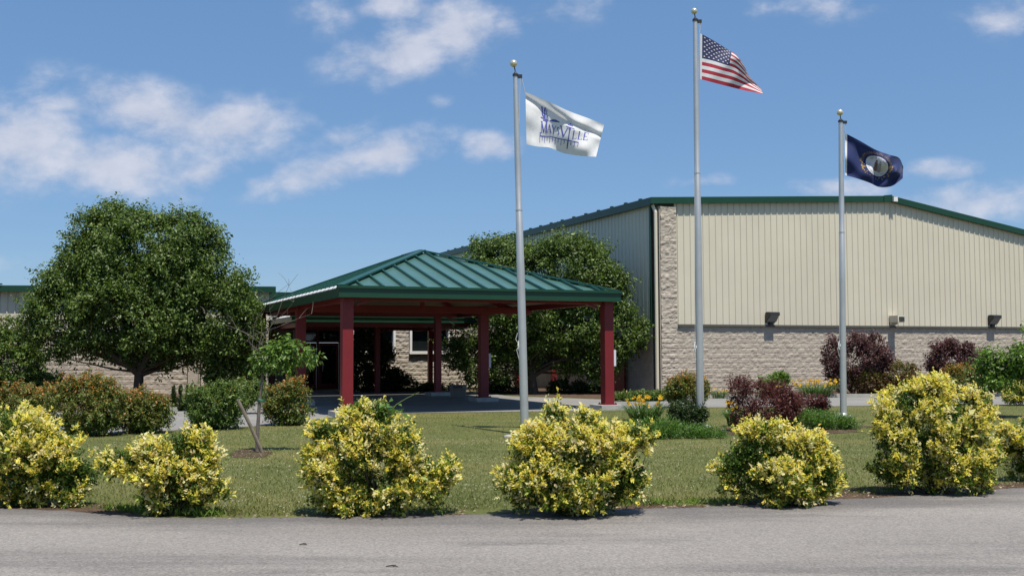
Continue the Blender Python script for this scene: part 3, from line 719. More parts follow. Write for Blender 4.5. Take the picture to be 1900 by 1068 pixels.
PAL = dict(
    gold=pal_gold,
    spirea=pal_mix(((.115, .165, .030), 1.0, 0, 1), ((.21, .185, .04), .6, .3, 1), ((.46, .205, .055), 1.0, .70, 1.2)),
    spirea_g=pal_mix(((.095, .165, .030), 1.2, 0, 1.2), ((.15, .205, .04), .6, .3, 1.2), ((.22, .13, .04), .10, .7, 1.2)),
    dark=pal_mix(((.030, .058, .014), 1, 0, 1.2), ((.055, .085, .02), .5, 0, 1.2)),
    tree=pal_mix(((.070, .125, .020), 1, 0, 1.2), ((.110, .172, .030), .7, 0, 1.2), ((.15, .20, .045), .3, 0, 1.2)),
    tree2=pal_mix(((.075, .128, .020), 1, 0, 1.2), ((.115, .175, .030), .7, 0, 1.2), ((.10, .14, .035), .25, 0, 1.2)),
    lime=pal_mix(((.15, .255, .04), 1, 0, 1.2), ((.09, .165, .028), .6, 0, 1.2)),
    purple=pal_mix(((.095, .038, .048), 1, 0, 1.2), ((.17, .075, .085), .6, 0, 1.2), ((.06, .05, .03), .2, 0, 1)),
    barberry=pal_mix(((.135, .034, .036), 1, 0, 1.2), ((.08, .026, .026), .6, 0, 1.2), ((.14, .05, .03), .2, .4, 1.2)),
    brown=pal_mix(((.17, .095, .035), 1, 0, 1.2), ((.14, .16, .032), .8, .4, 1.2), ((.13, .06, .03), .6, 0, .7)),
    juniper=pal_mix(((.085, .18, .030), 1, 0, 1.2), ((.14, .25, .042), .8, .3, 1.2)),
)
LM = leaf_mat('leaf_satin'); LMG = leaf_mat('leaf_glossy', trans=.30, rough=.42, spec=.45); LMY = leaf_mat('leaf_golden', trans=.48, rough=.45, spec=.4, tint=(1.05, 1.0, .75))
SEED = [100]
def shrub(name, label, cat, lobes_px, base_py, pal, nshoot, per=9, L=.16, leaf=.05, wid=.5, up=.5, spread=.7, group=None, m=None, dk=.8, hole=.42, hf=5.0, Y=None, base_px=None, nst=14, r0=.010, cull=None, sub=True, bark=None, part='foliage', shell=.72, ncl=0, rcl=.1, core=.4):
    SEED[0] += 1; g = np.random.default_rng(SEED[0])
    bx = base_px if base_px is not None else float(np.mean([l[0] for l in lobes_px]))
    base = gnd(bx, base_py); Y = Y or base[1] ; base = np.array([at(bx, base_py, Y)[0], Y, 0.0])
    lobes = px_lobes(lobes_px, Y, dk)
    big = lobes
    if sub:                       # break every lobe into lumpy sub-clumps, so the outline is uneven
        sm = []
        for c, r in lobes:
            for q in range(9):
                d = g.normal(size=3); d /= np.linalg.norm(d); k = .36 + .2 * g.random()
                sm.append((c + d * r * (1.04 - k * .72), r * k))
        lobes = lobes + sm
    P, N = sample_lobes(g, lobes, int(nshoot * 1.9), shell)
    sc = hf / max(.4, np.mean([r.mean() for c, r in big]))
    nz = vnoise(P * sc * .5 + 31.7, SEED[0]); keep = (nz > hole) | (g.random(len(P)) < .12); keep &= P[:, 2] > .015
    if cull is not None: keep &= ~cull(P)
    P, N = P[keep], N[keep]
    if ncl:                       # shoots gathered into tufts at the branch ends
        P, N = P[:ncl], N[:ncl]; j = g.integers(len(P), size=nshoot); o_ = g.normal(size=(nshoot, 3)) * rcl
        P, N = P[j] + o_ + N[j] * g.normal(size=(nshoot, 1)) * rcl * .5, N[j] + o_ / rcl * .45
    else: P, N = P[:nshoot], N[:nshoot]
    Q, D, t, i = sprigs(g, P, N, per, L, up, spread, leaf)
    nc = int(nshoot * core)
    if nc:                        # older leaves inside
        d = g.normal(size=(nc, 3)); d /= np.linalg.norm(d, axis=1)[:, None]; ii = g.integers(len(big), size=nc)
        Pc = np.array([l[0] for l in big])[ii] + d * np.array([l[1] for l in big])[ii] * (.35 + .45 * g.random((nc, 1)))
        if cull is not None: Pc = Pc[~cull(Pc)]; d = d[:len(Pc)]
        Qc, Dc, tc_, ic = sprigs(g, Pc, d, 8, L * 1.3, .2, .8, leaf); tc_ = tc_ * 0
        Q, D, t, i = np.vstack([Q, Qc]), np.vstack([D, Dc]), np.concatenate([t, tc_]), np.concatenate([i, ic + i.max() + 1])
    ok = Q[:, 2] > .005; Q, D, t, i = Q[ok], D[ok], t[ok], i[ok]
    zt = max(Q[:, 2].max(), .1); h = Q[:, 2] / zt
    cols_ = PAL[pal](g, t, i, h); sz = leaf * np.exp(g.normal(size=len(Q)) * .28) * (.75 + .4 * np.sin(np.pi * np.clip(t * .9 + .1, 0, 1)))
    o = thing(name, base, label, cat, group)
    link(part, leaf_mesh(part, Q, D, sz, cols_, wid, seed=SEED[0]), m or LM, o)
    if nst:
        mb = MB(); stems(mb, base, big, g, nst, r0); mb.build('stem', bark or M_bark, o, smooth=True)
    return o

# --- golden shrubs along the road
GG = 'golden shrubs along the road edge'
def gold(label, lobes, base, n, **kw):
    lobes = [(l[0], l[1] + .06 * l[3], l[2] * .90, l[3] * .87) for l in lobes]
    return shrub('golden_shrub', label, 'shrub', lobes, base, 'gold', int(n * 1.7), per=11, L=.085, leaf=kw.pop('leaf', .034), wid=.56, up=1.25, spread=.58, group=GG, m=LMY, hole=.46, hf=3.4, r0=.009, nst=16, ncl=max(80, n // 14), rcl=.046, core=.5, **kw)
gold('broad two-humped golden shrub at the left edge, leafy green low on its right side',
     [(45, 835, 95, 85), (95, 850, 80, 68), (20, 790, 60, 40), (115, 890, 65, 48), (30, 895, 85, 45), (150, 880, 42, 32), (-50, 850, 60, 80)], 938, 2300, base_px=60)
gold('smallest roadside golden shrub, with a side branch pointing left, next to the left-edge one',
     [(310, 862, 72, 52), (250, 850, 52, 30), (215, 860, 30, 15), (370, 850, 38, 42), (335, 905, 60, 42), (345, 820, 45, 22), (300, 925, 40, 25), (385, 905, 26, 25)], 955, 1500, base_px=320)
gold('tall peaked golden shrub in front of the porch, broad at its foot',
     [(690, 790, 62, 42), (665, 770, 30, 28), (705, 765, 22, 22), (605, 800, 32, 16), (680, 850, 95, 55), (720, 895, 110, 52), (640, 900, 62, 50), (800, 880, 46, 28), (745, 820, 50, 34), (600, 870, 30, 45), (690, 930, 95, 24)], 955, 2600, base_px=700)
gold('wide golden shrub before the white flag pole, single sprigs standing out on top',
     [(1065, 835, 105, 50), (1010, 830, 55, 42), (1130, 835, 62, 45), (1060, 890, 120, 55), (975, 895, 45, 40), (1135, 895, 55, 45), (1190, 803, 30, 22), (1030, 772, 12, 18), (1085, 785, 16, 22), (1060, 930, 90, 24), (1168, 875, 30, 40)], 957, 2700, base_px=1055)
gold('low evenly rounded golden shrub in front of the wine-red barberry',
     [(1440, 850, 90, 55), (1400, 840, 65, 40), (1490, 850, 55, 50), (1440, 895, 105, 42), (1365, 860, 35, 28), (1530, 885, 30, 28), (1420, 802, 45, 20)], 938, 2100, base_px=1440)
gold('tallest and roundest golden shrub, right of the navy flag pole',
     [(1720, 790, 95, 72), (1690, 750, 62, 46), (1770, 770, 62, 48), (1735, 850, 110, 60), (1660, 810, 52, 60), (1800, 860, 48, 50), (1660, 870, 48, 42), (1730, 722, 40, 24), (1815, 750, 24, 22)], 916, 2700, base_px=1735)
gold('golden shrub cut off by the right edge of the view',
     [(1905, 820, 48, 52), (1880, 825, 28, 24), (1930, 800, 50, 48), (1910, 860, 40, 28), (1960, 840, 50, 50)], 892, 1200, base_px=1920)
shrub('golden_shrub', 'small distant golden shrub beside the far driveway at the right edge', 'shrub', [(1888, 728, 24, 18), (1875, 735, 14, 14), (1910, 725, 24, 20)], 752, 'gold', 420, per=9, L=.14, leaf=.06, group=GG, m=LMY, nst=6)

# --- copper-tipped rounded shrubs left
SG = 'rounded copper-tipped shrubs by the driveway'
def spir(label, lobes, base, n, pal='spirea', **kw):
    n = int(n * 1.2); lobes = [(l[0], l[1] + 2, l[2] * .92, l[3] * .93) for l in lobes]
    return shrub('rounded_shrub', label, 'shrub', lobes, base, pal, n, per=10, L=.16, leaf=.052, wid=.48, up=.35, spread=.75, group=SG, hole=.40, hf=3.6, dk=.9, nst=10, ncl=n // 8, rcl=.06, **kw)
spir('copper-topped shrub at the left edge, behind the two-humped golden shrub', [(20, 755, 70, 40), (60, 748, 48, 32), (-40, 760, 60, 45)], 806, 1300)
spir('largest copper-topped rounded shrub, second from the left edge', [(160, 750, 68, 48), (150, 730, 48, 30), (195, 748, 36, 42), (160, 780, 58, 26)], 808, 1500)
spir('copper-topped low shrub under the trunk of the large left tree', [(268, 760, 48, 34), (260, 745, 34, 22), (275, 783, 40, 18)], 803, 1000)
spir('dense green rounded shrub left of the staked sapling', [(398, 752, 52, 40), (380, 738, 30, 26), (420, 740, 30, 28), (400, 775, 42, 18)], 796, 1200, pal='spirea_g')
spir('small green shrub glimpsed behind the staked sapling', [(462, 728, 30, 24), (440, 722, 24, 20)], 768, 520, pal='spirea_g')
spir('copper-tipped shrub right of the staked sapling, in front of the entrance', [(535, 748, 42, 32), (545, 725, 26, 20), (515, 745, 28, 28), (535, 772, 32, 15)], 789, 1000)

# --- plants near the buildings, left
shrub('evergreen_bush', 'dark green bushy evergreen at the left edge below the siding', 'bush', [(20, 670, 60, 55), (10, 625, 36, 34), (45, 650, 32, 30), (-30, 680, 60, 70), (25, 710, 55, 26)], 742, 'spirea_g', 1500, per=10, L=.3, leaf=.11, hole=.4, nst=8, r0=.03)
shrub('evergreen_bush', 'low bright green bush between the left tree and the left-edge evergreen', 'bush', [(85, 712, 36, 18), (60, 718, 28, 16)], 742, 'spirea_g', 450, per=10, L=.25, leaf=.1, nst=5, r0=.02)
shrub('evergreen_bush', 'loose green bush against the wall, between the left tree and the porch', 'bush', [(430, 700, 48, 36), (405, 690, 30, 30), (460, 690, 30, 40)], 744, 'spirea_g', 850, per=10, L=.25, leaf=.1, nst=6, r0=.02)
AG = 'three little clipped conifers by the block wall'
for k, (px, nm) in enumerate(((322, 'leftmost little pointed conifer of three by the block wall'), (335, 'middle little pointed conifer of three by the block wall'), (347.5, 'rightmost little pointed conifer of three by the block wall'))):
    shrub('conifer', nm, 'conifer', [(px, 752, 5.2, 9), (px, 742, 4.2, 10), (px, 731, 2.8, 9), (px, 722, 1.4, 7)], 762, 'dark', 260, per=8, L=.05, leaf=.035, up=1.2, spread=.4, group=AG, nst=2, r0=.02, sub=False)
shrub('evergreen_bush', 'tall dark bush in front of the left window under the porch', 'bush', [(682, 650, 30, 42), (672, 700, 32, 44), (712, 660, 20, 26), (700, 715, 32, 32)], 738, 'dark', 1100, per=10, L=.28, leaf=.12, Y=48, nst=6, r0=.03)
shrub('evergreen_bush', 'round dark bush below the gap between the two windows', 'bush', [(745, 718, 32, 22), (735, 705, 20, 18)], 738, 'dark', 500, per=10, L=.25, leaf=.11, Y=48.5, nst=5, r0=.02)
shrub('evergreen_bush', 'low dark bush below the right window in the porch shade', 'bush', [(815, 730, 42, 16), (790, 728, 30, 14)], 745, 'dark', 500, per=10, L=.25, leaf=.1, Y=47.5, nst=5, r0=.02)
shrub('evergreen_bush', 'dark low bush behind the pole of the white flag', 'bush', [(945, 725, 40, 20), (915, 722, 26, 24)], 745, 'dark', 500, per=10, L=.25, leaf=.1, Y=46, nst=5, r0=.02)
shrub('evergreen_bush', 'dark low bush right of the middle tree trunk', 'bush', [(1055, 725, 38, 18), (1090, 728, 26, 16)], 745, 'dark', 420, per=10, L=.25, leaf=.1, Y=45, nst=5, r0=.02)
shrub('low_hedge', 'low green hedge strip beside the hall corner, right of the porch', 'hedge', [(1165, 737, 24, 9), (1195, 736, 26, 9), (1220, 735, 18, 8)], 744, 'spirea_g', 420, per=9, L=.16, leaf=.07, nst=5)

# --- right-hand beds
shrub('rounded_shrub', 'green shrub with reddish tips behind the tallest flagpole', 'shrub', [(1272, 722, 34, 26), (1285, 708, 22, 18), (1255, 728, 20, 18), (1300, 725, 14, 20)], 756, 'spirea', 800, per=10, L=.18, leaf=.065, nst=8)
shrub('rounded_shrub', 'dark green shrub at the foot of the tallest flagpole', 'shrub', [(1272, 768, 32, 24), (1290, 770, 20, 20), (1258, 765, 16, 18)], 794, 'dark', 700, per=10, L=.14, leaf=.05, nst=8)
BGp = 'wine-red barberries in the flagpole bed'
shrub('barberry', 'larger wine-red barberry with arching shoots, left part of the flagpole bed', 'barberry', [(1415, 755, 62, 34), (1385, 722, 34, 22), (1370, 708, 20, 12), (1440, 735, 36, 24), (1410, 782, 52, 20), (1465, 755, 22, 20)], 800, 'barberry', 1500, per=10, L=.22, leaf=.042, up=.5, group=BGp, nst=14, hole=.45)
shrub('barberry', 'smaller low wine-red barberry right of the larger one', 'barberry', [(1490, 748, 40, 17), (1515, 750, 20, 14), (1470, 742, 18, 12)], 770, 'barberry', 650, per=10, L=.2, leaf=.045, group=BGp, nst=8)
JG = 'spreading junipers in the flagpole bed'
shrub('juniper', 'bright green spreading juniper left of the tallest flagpole', 'juniper', [(1200, 800, 52, 11), (1250, 803, 55, 12), (1300, 806, 42, 9), (1230, 790, 30, 10)], 812, 'juniper', 1100, per=10, L=.22, leaf=.045, wid=.3, up=.9, spread=.4, group=JG, nst=8, dk=1.1, base_px=1245)
shrub('juniper', 'bright green spreading juniper between the barberries and the navy flag pole', 'juniper', [(1495, 778, 45, 15), (1540, 783, 40, 11), (1575, 788, 24, 8), (1470, 768, 24, 12)], 796, 'juniper', 1000, per=10, L=.22, leaf=.048, wid=.3, up=.9, spread=.4, group=JG, nst=8, dk=1.0)
shrub('rounded_shrub', 'small fresh green shrub against the block wall behind the barberries', 'shrub', [(1436, 708, 26, 12), (1448, 704, 16, 12)], 734, 'lime', 380, per=9, L=.2, leaf=.075, nst=5)
PG = 'tall purple-leaved shrubs against the hall wall'
shrub('purple_shrub', 'tall purple-leaved shrub just behind the navy flag pole', 'shrub', [(1590, 668, 42, 40), (1545, 665, 16, 42), (1620, 660, 28, 38), (1600, 635, 26, 22), (1640, 668, 16, 22), (1555, 700, 22, 26)], 735, 'purple', 1300, per=9, L=.28, leaf=.085, group=PG, hole=.42, nst=9, r0=.025, up=.9)
shrub('purple_shrub', 'wide purple-leaved shrub below the right wall light', 'shrub', [(1770, 680, 42, 32), (1740, 665, 20, 30), (1800, 670, 34, 28), (1765, 645, 14, 14), (1790, 650, 14, 12)], 735, 'purple', 1200, per=9, L=.28, leaf=.085, group=PG, hole=.42, nst=9, r0=.025, up=.9)
QG = 'brown-green mounded shrubs below the hall wall'
shrub('mounded_shrub', 'reddish brown mounded shrub just right of the navy flag pole', 'shrub', [(1608, 708, 34, 26), (1595, 698, 20, 18)], 735, 'brown', 700, per=10, L=.2, leaf=.07, group=QG, nst=6)
shrub('mounded_shrub', 'yellowish green mounded shrub below the vent hood', 'shrub', [(1668, 700, 34, 28), (1690, 698, 20, 20), (1650, 715, 28, 18)], 735, 'brown', 750, per=10, L=.2, leaf=.07, group=QG, nst=6)
shrub('mounded_shrub', 'green mounded shrub in front of the wide purple shrub', 'shrub', [(1795, 705, 40, 26), (1770, 700, 24, 20), (1825, 705, 22, 24)], 738, 'spirea', 850, per=10, L=.2, leaf=.07, group=QG, nst=6)
shrub('mounded_shrub', 'dim reddish green shrub behind the young tree at the right edge', 'shrub', [(1865, 698, 32, 26), (1890, 702, 24, 22)], 735, 'brown', 600, per=10, L=.2, leaf=.07, group=QG, nst=6)

# --- daylilies
DG = 'clumps of orange-yellow daylilies'
M_lily = None
def daylily(label, px, py, base, wpx, hpx, nfl, nleaf, fsize=.06):
    SEED[0] += 1; g = np.random.default_rng(SEED[0]); b = gnd(px, base); Y = b[1]; k = Y / F
    o = thing('daylily', b, label, 'daylily', DG)
    # strap leaves arching out
    n = nleaf; r0 = (g.random((n, 2)) - .5) * np.array([wpx * k * 1.5, wpx * k * .8]); P0 = np.c_[b[0] + r0[:, 0], b[1] + r0[:, 1], np.zeros(n)]
    out = np.c_[r0 + g.normal(size=(n, 2)) * .12, np.zeros(n)]; out /= np.linalg.norm(out, axis=1)[:, None] + 1e-6
    hh = hpx * k * (.45 + .35 * g.random(n)); vs, fs, cs = [], [], []
    for j in range(n):
        side = np.cross(out[j], Z3) * .009
        L_ = hh[j]; pts = [P0[j], P0[j] + Z3 * L_ * .6 + out[j] * L_ * .15, P0[j] + Z3 * L_ + out[j] * L_ * .5, P0[j] + Z3 * L_ * .8 + out[j] * L_ * .95]
        q = len(vs); c = np.array((.07, .15, .03)) * math.exp(g.normal() * .25)
        for m_, p in enumerate(pts):
            w_ = (1, 1.1, .8, .1)[m_]; vs += [p - side * w_, p + side * w_]; cs += [c, c]
        fs += [(q + 2 * m_, q + 2 * m_ + 1, q + 2 * m_ + 3, q + 2 * m_ + 2) for m_ in range(3)]
    me = bpy.data.meshes.new('foliage'); me.from_pydata([tuple(map(float, v)) for v in vs], [], fs); me.update()
    ca = me.color_attributes.new('Col', 'FLOAT_COLOR', 'POINT'); c4 = np.ones((len(vs), 4)); c4[:, :3] = cs; ca.data.foreach_set('color', c4.ravel().astype(np.float32))
    link('foliage', me, LM, o)
    # flowers: six petals each on a scape
    FP, FD, FC, FS = [], [], [], []; mb = MB()
    for j in range(nfl):
        p = np.array([b[0] + (g.random() - .5) * 2 * wpx * k, b[1] + (g.random() - .5) * wpx * k, hpx * k * (.62 + .42 * g.random())])
        root = np.array([b[0] + (p[0] - b[0]) * .4, b[1] + (p[1] - b[1]) * .4, 0]); mb.tube([root, (root + p) / 2 + (0, 0, .06), p], .005, 4)
        face = np.array([g.normal() * .5 + .1, -.8, .6]); face /= np.linalg.norm(face); x = np.cross(face, Z3); x /= np.linalg.norm(x); y = np.cross(x, face)
        for a_ in range(6):
            an = a_ * math.pi / 3 + g.random() * .3; d = face * .5 + (math.cos(an) * x + math.sin(an) * y) * .85
            FP.append(p); FD.append(d / np.linalg.norm(d)); FS.append(fsize * (.8 + .4 * g.random())); FC.append(np.array((.84, .47 + .14 * g.random(), .04)))
    link('blossom', leaf_mesh('blossom', np.array(FP), np.array(FD), np.array(FS), np.array(FC), .6, seed=SEED[0]), LMY, o)
    mb.build('stalk', mat('stalk_green', (.08, .15, .04), .7), o)
daylily('big arching daylily clump with open orange-yellow blossoms, right of the near right porch column', 1196, 760, 788, 34, 52, 26, 220, .066)
daylily('small orange daylily tuft at the left foot of the wine-red barberry', 1358, 765, 790, 9, 42, 8, 60, .08)
daylily('long daylily row full of yellow blossoms by the hall wall', 1515, 722, 737, 42, 32, 60, 260, .066)
daylily('sparse daylily clump by the wall, between the tallest pole and the barberry', 1335, 732, 739, 16, 18, 7, 90, .066)
daylily('few-flowered daylily clump above the smaller barberry', 1430, 728, 739, 22, 24, 10, 120, .066)

# --- trees
def tree(name, label, base_px, base_py, lobes_px, Y, pal, nshoot, trunk, limbs, per=13, L=.34, leaf=.094, cull=None, m=None, group=None, hole=.36, hf=4.0, dk=.85, wid=.6, nclump=8):
    """trunk: [(px,py,radius)], limbs: [[(px,py,r,depth shift)...]]"""
    SEED[0] += 1; g = np.random.default_rng(SEED[0]); b = at(base_px, base_py, Y); b[2] = 0
    o = thing(name, b, label, 'tree', group)
    mb = MB(); pts = [b + np.array([0, 0, -.05])] + [at(x, y, Y) for x, y, r in trunk[1:]]
    mb.tube(pts, [t_[2] for t_ in trunk], 10)
    big = px_lobes(lobes_px, Y, dk)
    for lm in limbs: mb.tube([at(x, y, Y) + np.array([0, dsh, 0]) for x, y, r, dsh in lm], [l[2] for l in lm], 8)
    top = pts[-1]
    for c, r in big:
        for q in range(3):
            e = c + g.normal(size=3) * r * .4; mid_ = (top * .6 + e * .4) + g.normal(size=3) * .15
            mb.tube([top, mid_, e], [.05, .035, .012], 5)
    mb.build('trunk', M_bark, o, smooth=True)
    sm = []
    for c, r in big:
        for q in range(nclump):
            d = g.normal(size=3); d /= np.linalg.norm(d); k = .30 + .2 * g.random(); sm.append((c + d * r * (1.04 - k * .75), r * k))
    P, N = sample_lobes(g, big + sm, int(nshoot * 2.1), .62)
    nz = vnoise(P * hf * .4 + 5.1, SEED[0]) * .65 + vnoise(P * hf * .9 + 9.1, SEED[0] + 5) * .35
    keep = (nz > hole) | (g.random(len(P)) < .10)
    if cull is not None: keep &= ~cull(P)
    P, N = P[keep], N[keep]; nc = nshoot // 11; P, N = P[:nc], N[:nc]
    j = g.integers(len(P), size=nshoot); o_ = g.normal(size=(nshoot, 3)) * np.array([.20, .20, .15]) * L / .34
    P, N = P[j] + o_, N[j] + o_ * 1.6
    Q, D, t, i = sprigs(g, P, N, per, L, .15, .8, leaf, .6)
    D[:, 2] -= .25; D /= np.linalg.norm(D, axis=1)[:, None]
    if cull is not None:
        k = ~cull(Q); Q, D, t, i = Q[k], D[k], t[k], i[k]
    h = (Q[:, 2] - Q[:, 2].min()) / np.ptp(Q[:, 2])
    link('crown', leaf_mesh('crown', Q, D, leaf * np.exp(g.normal(size=len(Q)) * .25), PAL[pal](g, t, i, h), wid, seed=SEED[0]), m or LMG, o)
    return o
tree('broadleaf_tree', 'large round-crowned dark green tree in front of the low wing, left of the porch', 257, 742,
     [(255, 495, 118, 108), (208, 475, 66, 66), (270, 455, 80, 58), (358, 492, 60, 86), (350, 458, 45, 46), (150, 540, 78, 66), (390, 560, 85, 80), (115, 590, 64, 62), (250, 580, 150, 80), (425, 600, 50, 60), (180, 620, 75, 36), (325, 618, 100, 44), (165, 500, 60, 62), (82, 595, 30, 34), (395, 650, 45, 32), (215, 640, 34, 22), (290, 640, 30, 16), (255, 472, 80, 64), (300, 520, 90, 80), (262, 605, 85, 36), (262, 560, 110, 60), (250, 505, 95, 60), (140, 645, 48, 24), (345, 652, 60, 24), (175, 430, 40, 40)], 38.5, 'tree', 12500,
     [(257, 742, .21), (257, 715, .17), (258, 690, .15)], [[(258, 694, .13, 0), (235, 672, .1, -.3), (205, 650, .06, -.5)], [(258, 694, .13, 0), (285, 685, .09, .2), (315, 670, .06, .3)], [(258, 694, .14, 0), (262, 660, .11, 0), (270, 600, .08, 0), (260, 520, .04, 0)], [(258, 700, .11, 0), (240, 678, .09, .3), (215, 665, .06, .5)], [(258, 694, .12, 0), (280, 660, .1, -.3), (320, 600, .05, -.4)]])
def in_roofs(P):
    q = (P[:, :2] - C0); a = q @ UA; b = q @ NB; z = P[:, 2]
    return ((a < -6.8) & (b < 3.2) & (z > 2.7)) | ((a < -5.5) & (b > 3.1) & (z > 2.3) & (z < 4.2)) | ((a > -5.9) & (b > 7.4) & (z < 3.4) & (z > 2.7)) | (a > -.15) | (b > 11.6)
tree('broadleaf_tree', 'spreading dark green tree between the porch roof and the hall side wall', 990, 745,
     [(990, 530, 120, 82), (905, 482, 50, 42), (950, 500, 75, 60), (1060, 500, 78, 62), (1070, 470, 42, 30), (1110, 560, 62, 70), (1120, 620, 70, 45), (1058, 605, 85, 48), (945, 605, 85, 54), (880, 610, 76, 44), (1165, 630, 30, 28), (1095, 668, 55, 28), (930, 675, 52, 30), (1010, 645, 60, 26), (1130, 520, 28, 40), (880, 660, 48, 50), (840, 605, 34, 26), (1020, 468, 26, 22)], 44.4, 'tree2', 9300,
     [(990, 745, .25), (988, 715, .2), (985, 690, .17)], [[(985, 692, .14, 0), (970, 660, .1, -.3), (940, 620, .06, -.5)], [(985, 692, .14, 0), (1005, 670, .1, .1), (1040, 645, .06, .3)], [(985, 692, .14, 0), (988, 640, .12, 0), (990, 560, .06, 0)], [(985, 700, .1, 0), (1010, 685, .08, -.2), (1050, 660, .05, -.5)]], cull=in_roofs, leaf=.10, dk=.8)
tree('young_tree', 'young bright green tree at the right edge in a ring of mulch', 1838, 771,
     [(1880, 650, 34, 34), (1850, 685, 32, 30), (1905, 635, 36, 40), (1835, 700, 20, 24), (1890, 690, 32, 22), (1920, 680, 34, 36)], 27.4, 'lime', 620,
     [(1838, 771, .055), (1838, 735, .045), (1842, 700, .04)], [[(1842, 702, .03, 0), (1865, 670, .02, 0), (1890, 640, .012, .1)]], per=10, L=.22, leaf=.085, m=LM, hole=.47)

# --- staked sapling with a mostly bare top
sb = gnd(477, 838); SY = sb[1]
sap = thing('sapling', sb, 'thin staked sapling with bare upper twigs and one leafy branch, on the lawn', 'sapling')
T = lambda pts, d=0: [at(x, y, SY + d) for x, y in pts]
mb = MB(); mb.tube([sb - (0, 0, .03)] + T([(478, 800), (481, 750), (486, 710), (487, 692)]), [.036, .032, .028, .026, .022], 8)
g = np.random.default_rng(5)
br = [([(487, 692), (476, 668), (468, 640), (472, 600), (490, 570)], .012), ([(487, 692), (497, 686), (503, 680), (520, 672), (560, 660)], .013), ([(484, 640), (495, 615), (512, 592), (523, 560), (536, 530), (553, 508)], .009),
      ([(478, 650), (486, 620), (484, 590), (494, 565)], .009), ([(470, 625), (440, 610), (408, 598), (380, 580)], .007), ([(495, 615), (530, 600), (555, 590), (578, 582)], .006), ([(478, 650), (460, 632), (440, 628)], .006), ([(505, 600), (528, 580), (545, 560)], .006),
      ([(487, 692), (484, 660), (487, 640), (490, 620)], .012), ([(472, 655), (465, 640), (462, 625)], .006), ([(508, 600), (500, 575), (502, 555)], .005)]
for pts, r in br:
    dsh = g.normal() * .12; L_ = [at(x, y, SY + dsh * j / len(pts)) for j, (x, y) in enumerate(pts)]
    mb.tube(L_, [r * .85 * (1 - .75 * j / (len(pts) - 1)) for j in range(len(pts))], 5)
    for q in range(3):
        j = 1 + g.integers(len(L_) - 1); e = L_[j] + np.array([g.normal() * .18, g.normal() * .15, .08 + .2 * g.random()]); mb.tube([L_[j], (L_[j] + e) / 2 + (.01, 0, .02), e], [.004, .003, .0015], 4)
mb.build('trunk', M_barkg, sap, smooth=True)
lob = px_lobes([(508, 664, 32, 26), (545, 652, 32, 20), (572, 662, 24, 12), (478, 672, 18, 14), (530, 676, 24, 14), (525, 640, 18, 14)], SY, .8)
P, N = sample_lobes(g, lob, 300, .3); Q, D, t, i = sprigs(g, P, N, 7, .12, -.1, .7, .06); D[:, 2] -= .7; D /= np.linalg.norm(D, axis=1)[:, None]
link('crown', leaf_mesh('crown', Q, D, .085 * np.exp(g.normal(size=len(Q)) * .2), PAL['lime'](g, t, i, t), .38, seed=9), LM, sap)
sp = gnd(489, 839); stk = thing('stake', sp, 'weathered wooden stake leaning across the sapling trunk', 'stake')
s1 = at(441, 741, SY - .25); MB().tube([sp - (0, 0, .05), sp * .5 + s1 * .5, s1], [.03, .03, .03], 8).build('post', M_stake, stk, smooth=False)
tp = at(484, 742, SY); MB().tube([tp + (-.05, 0, 0), tp + (-.02, -.045, .01), tp + (.03, -.045, .0), tp + (.06, 0, .005), tp + (0, .05, 0), tp + (-.05, 0, 0)], .012, 6).build('tie', M_tie, stk)

# --- vine shoot standing out of the peaked golden shrub
vb = at(722, 790, 10.9); vine = thing('vine', (vb[0], vb[1], vb[2]), 'thin green vine shoot with broad leaves rising from the peaked golden shrub', 'vine')
mb = MB(); VL = [at(x, y, 10.9) for x, y in ((705, 800), (722, 768), (735, 750), (755, 738), (778, 727))]; mb.tube(VL, [.005, .0045, .004, .003, .002], 5)
V2 = [at(x, y, 10.9) for x, y in ((728, 760), (745, 765), (760, 778), (772, 800))]; mb.tube(V2, .0025, 4); mb.build('stem', mat('vine_stem', (.14, .2, .06), .7), vine)
pts = [at(x, y, 10.88) for x, y in ((718, 760), (724, 752), (716, 750), (730, 762), (752, 765), (757, 770), (723, 742), (738, 750), (728, 770), (770, 732), (748, 762))]
D = np.random.default_rng(3).normal(size=(len(pts), 3)) * .5 + np.array([.1, -.6, .0]); D /= np.linalg.norm(D, axis=1)[:, None]
link('foliage', leaf_mesh('foliage', np.array(pts), D, np.array([.10, .09, .085, .1, .07, .065, .06, .05, .09, .035, .05]), np.tile((.12, .22, .04), (len(pts), 1)), .9, seed=4), LM, vine)

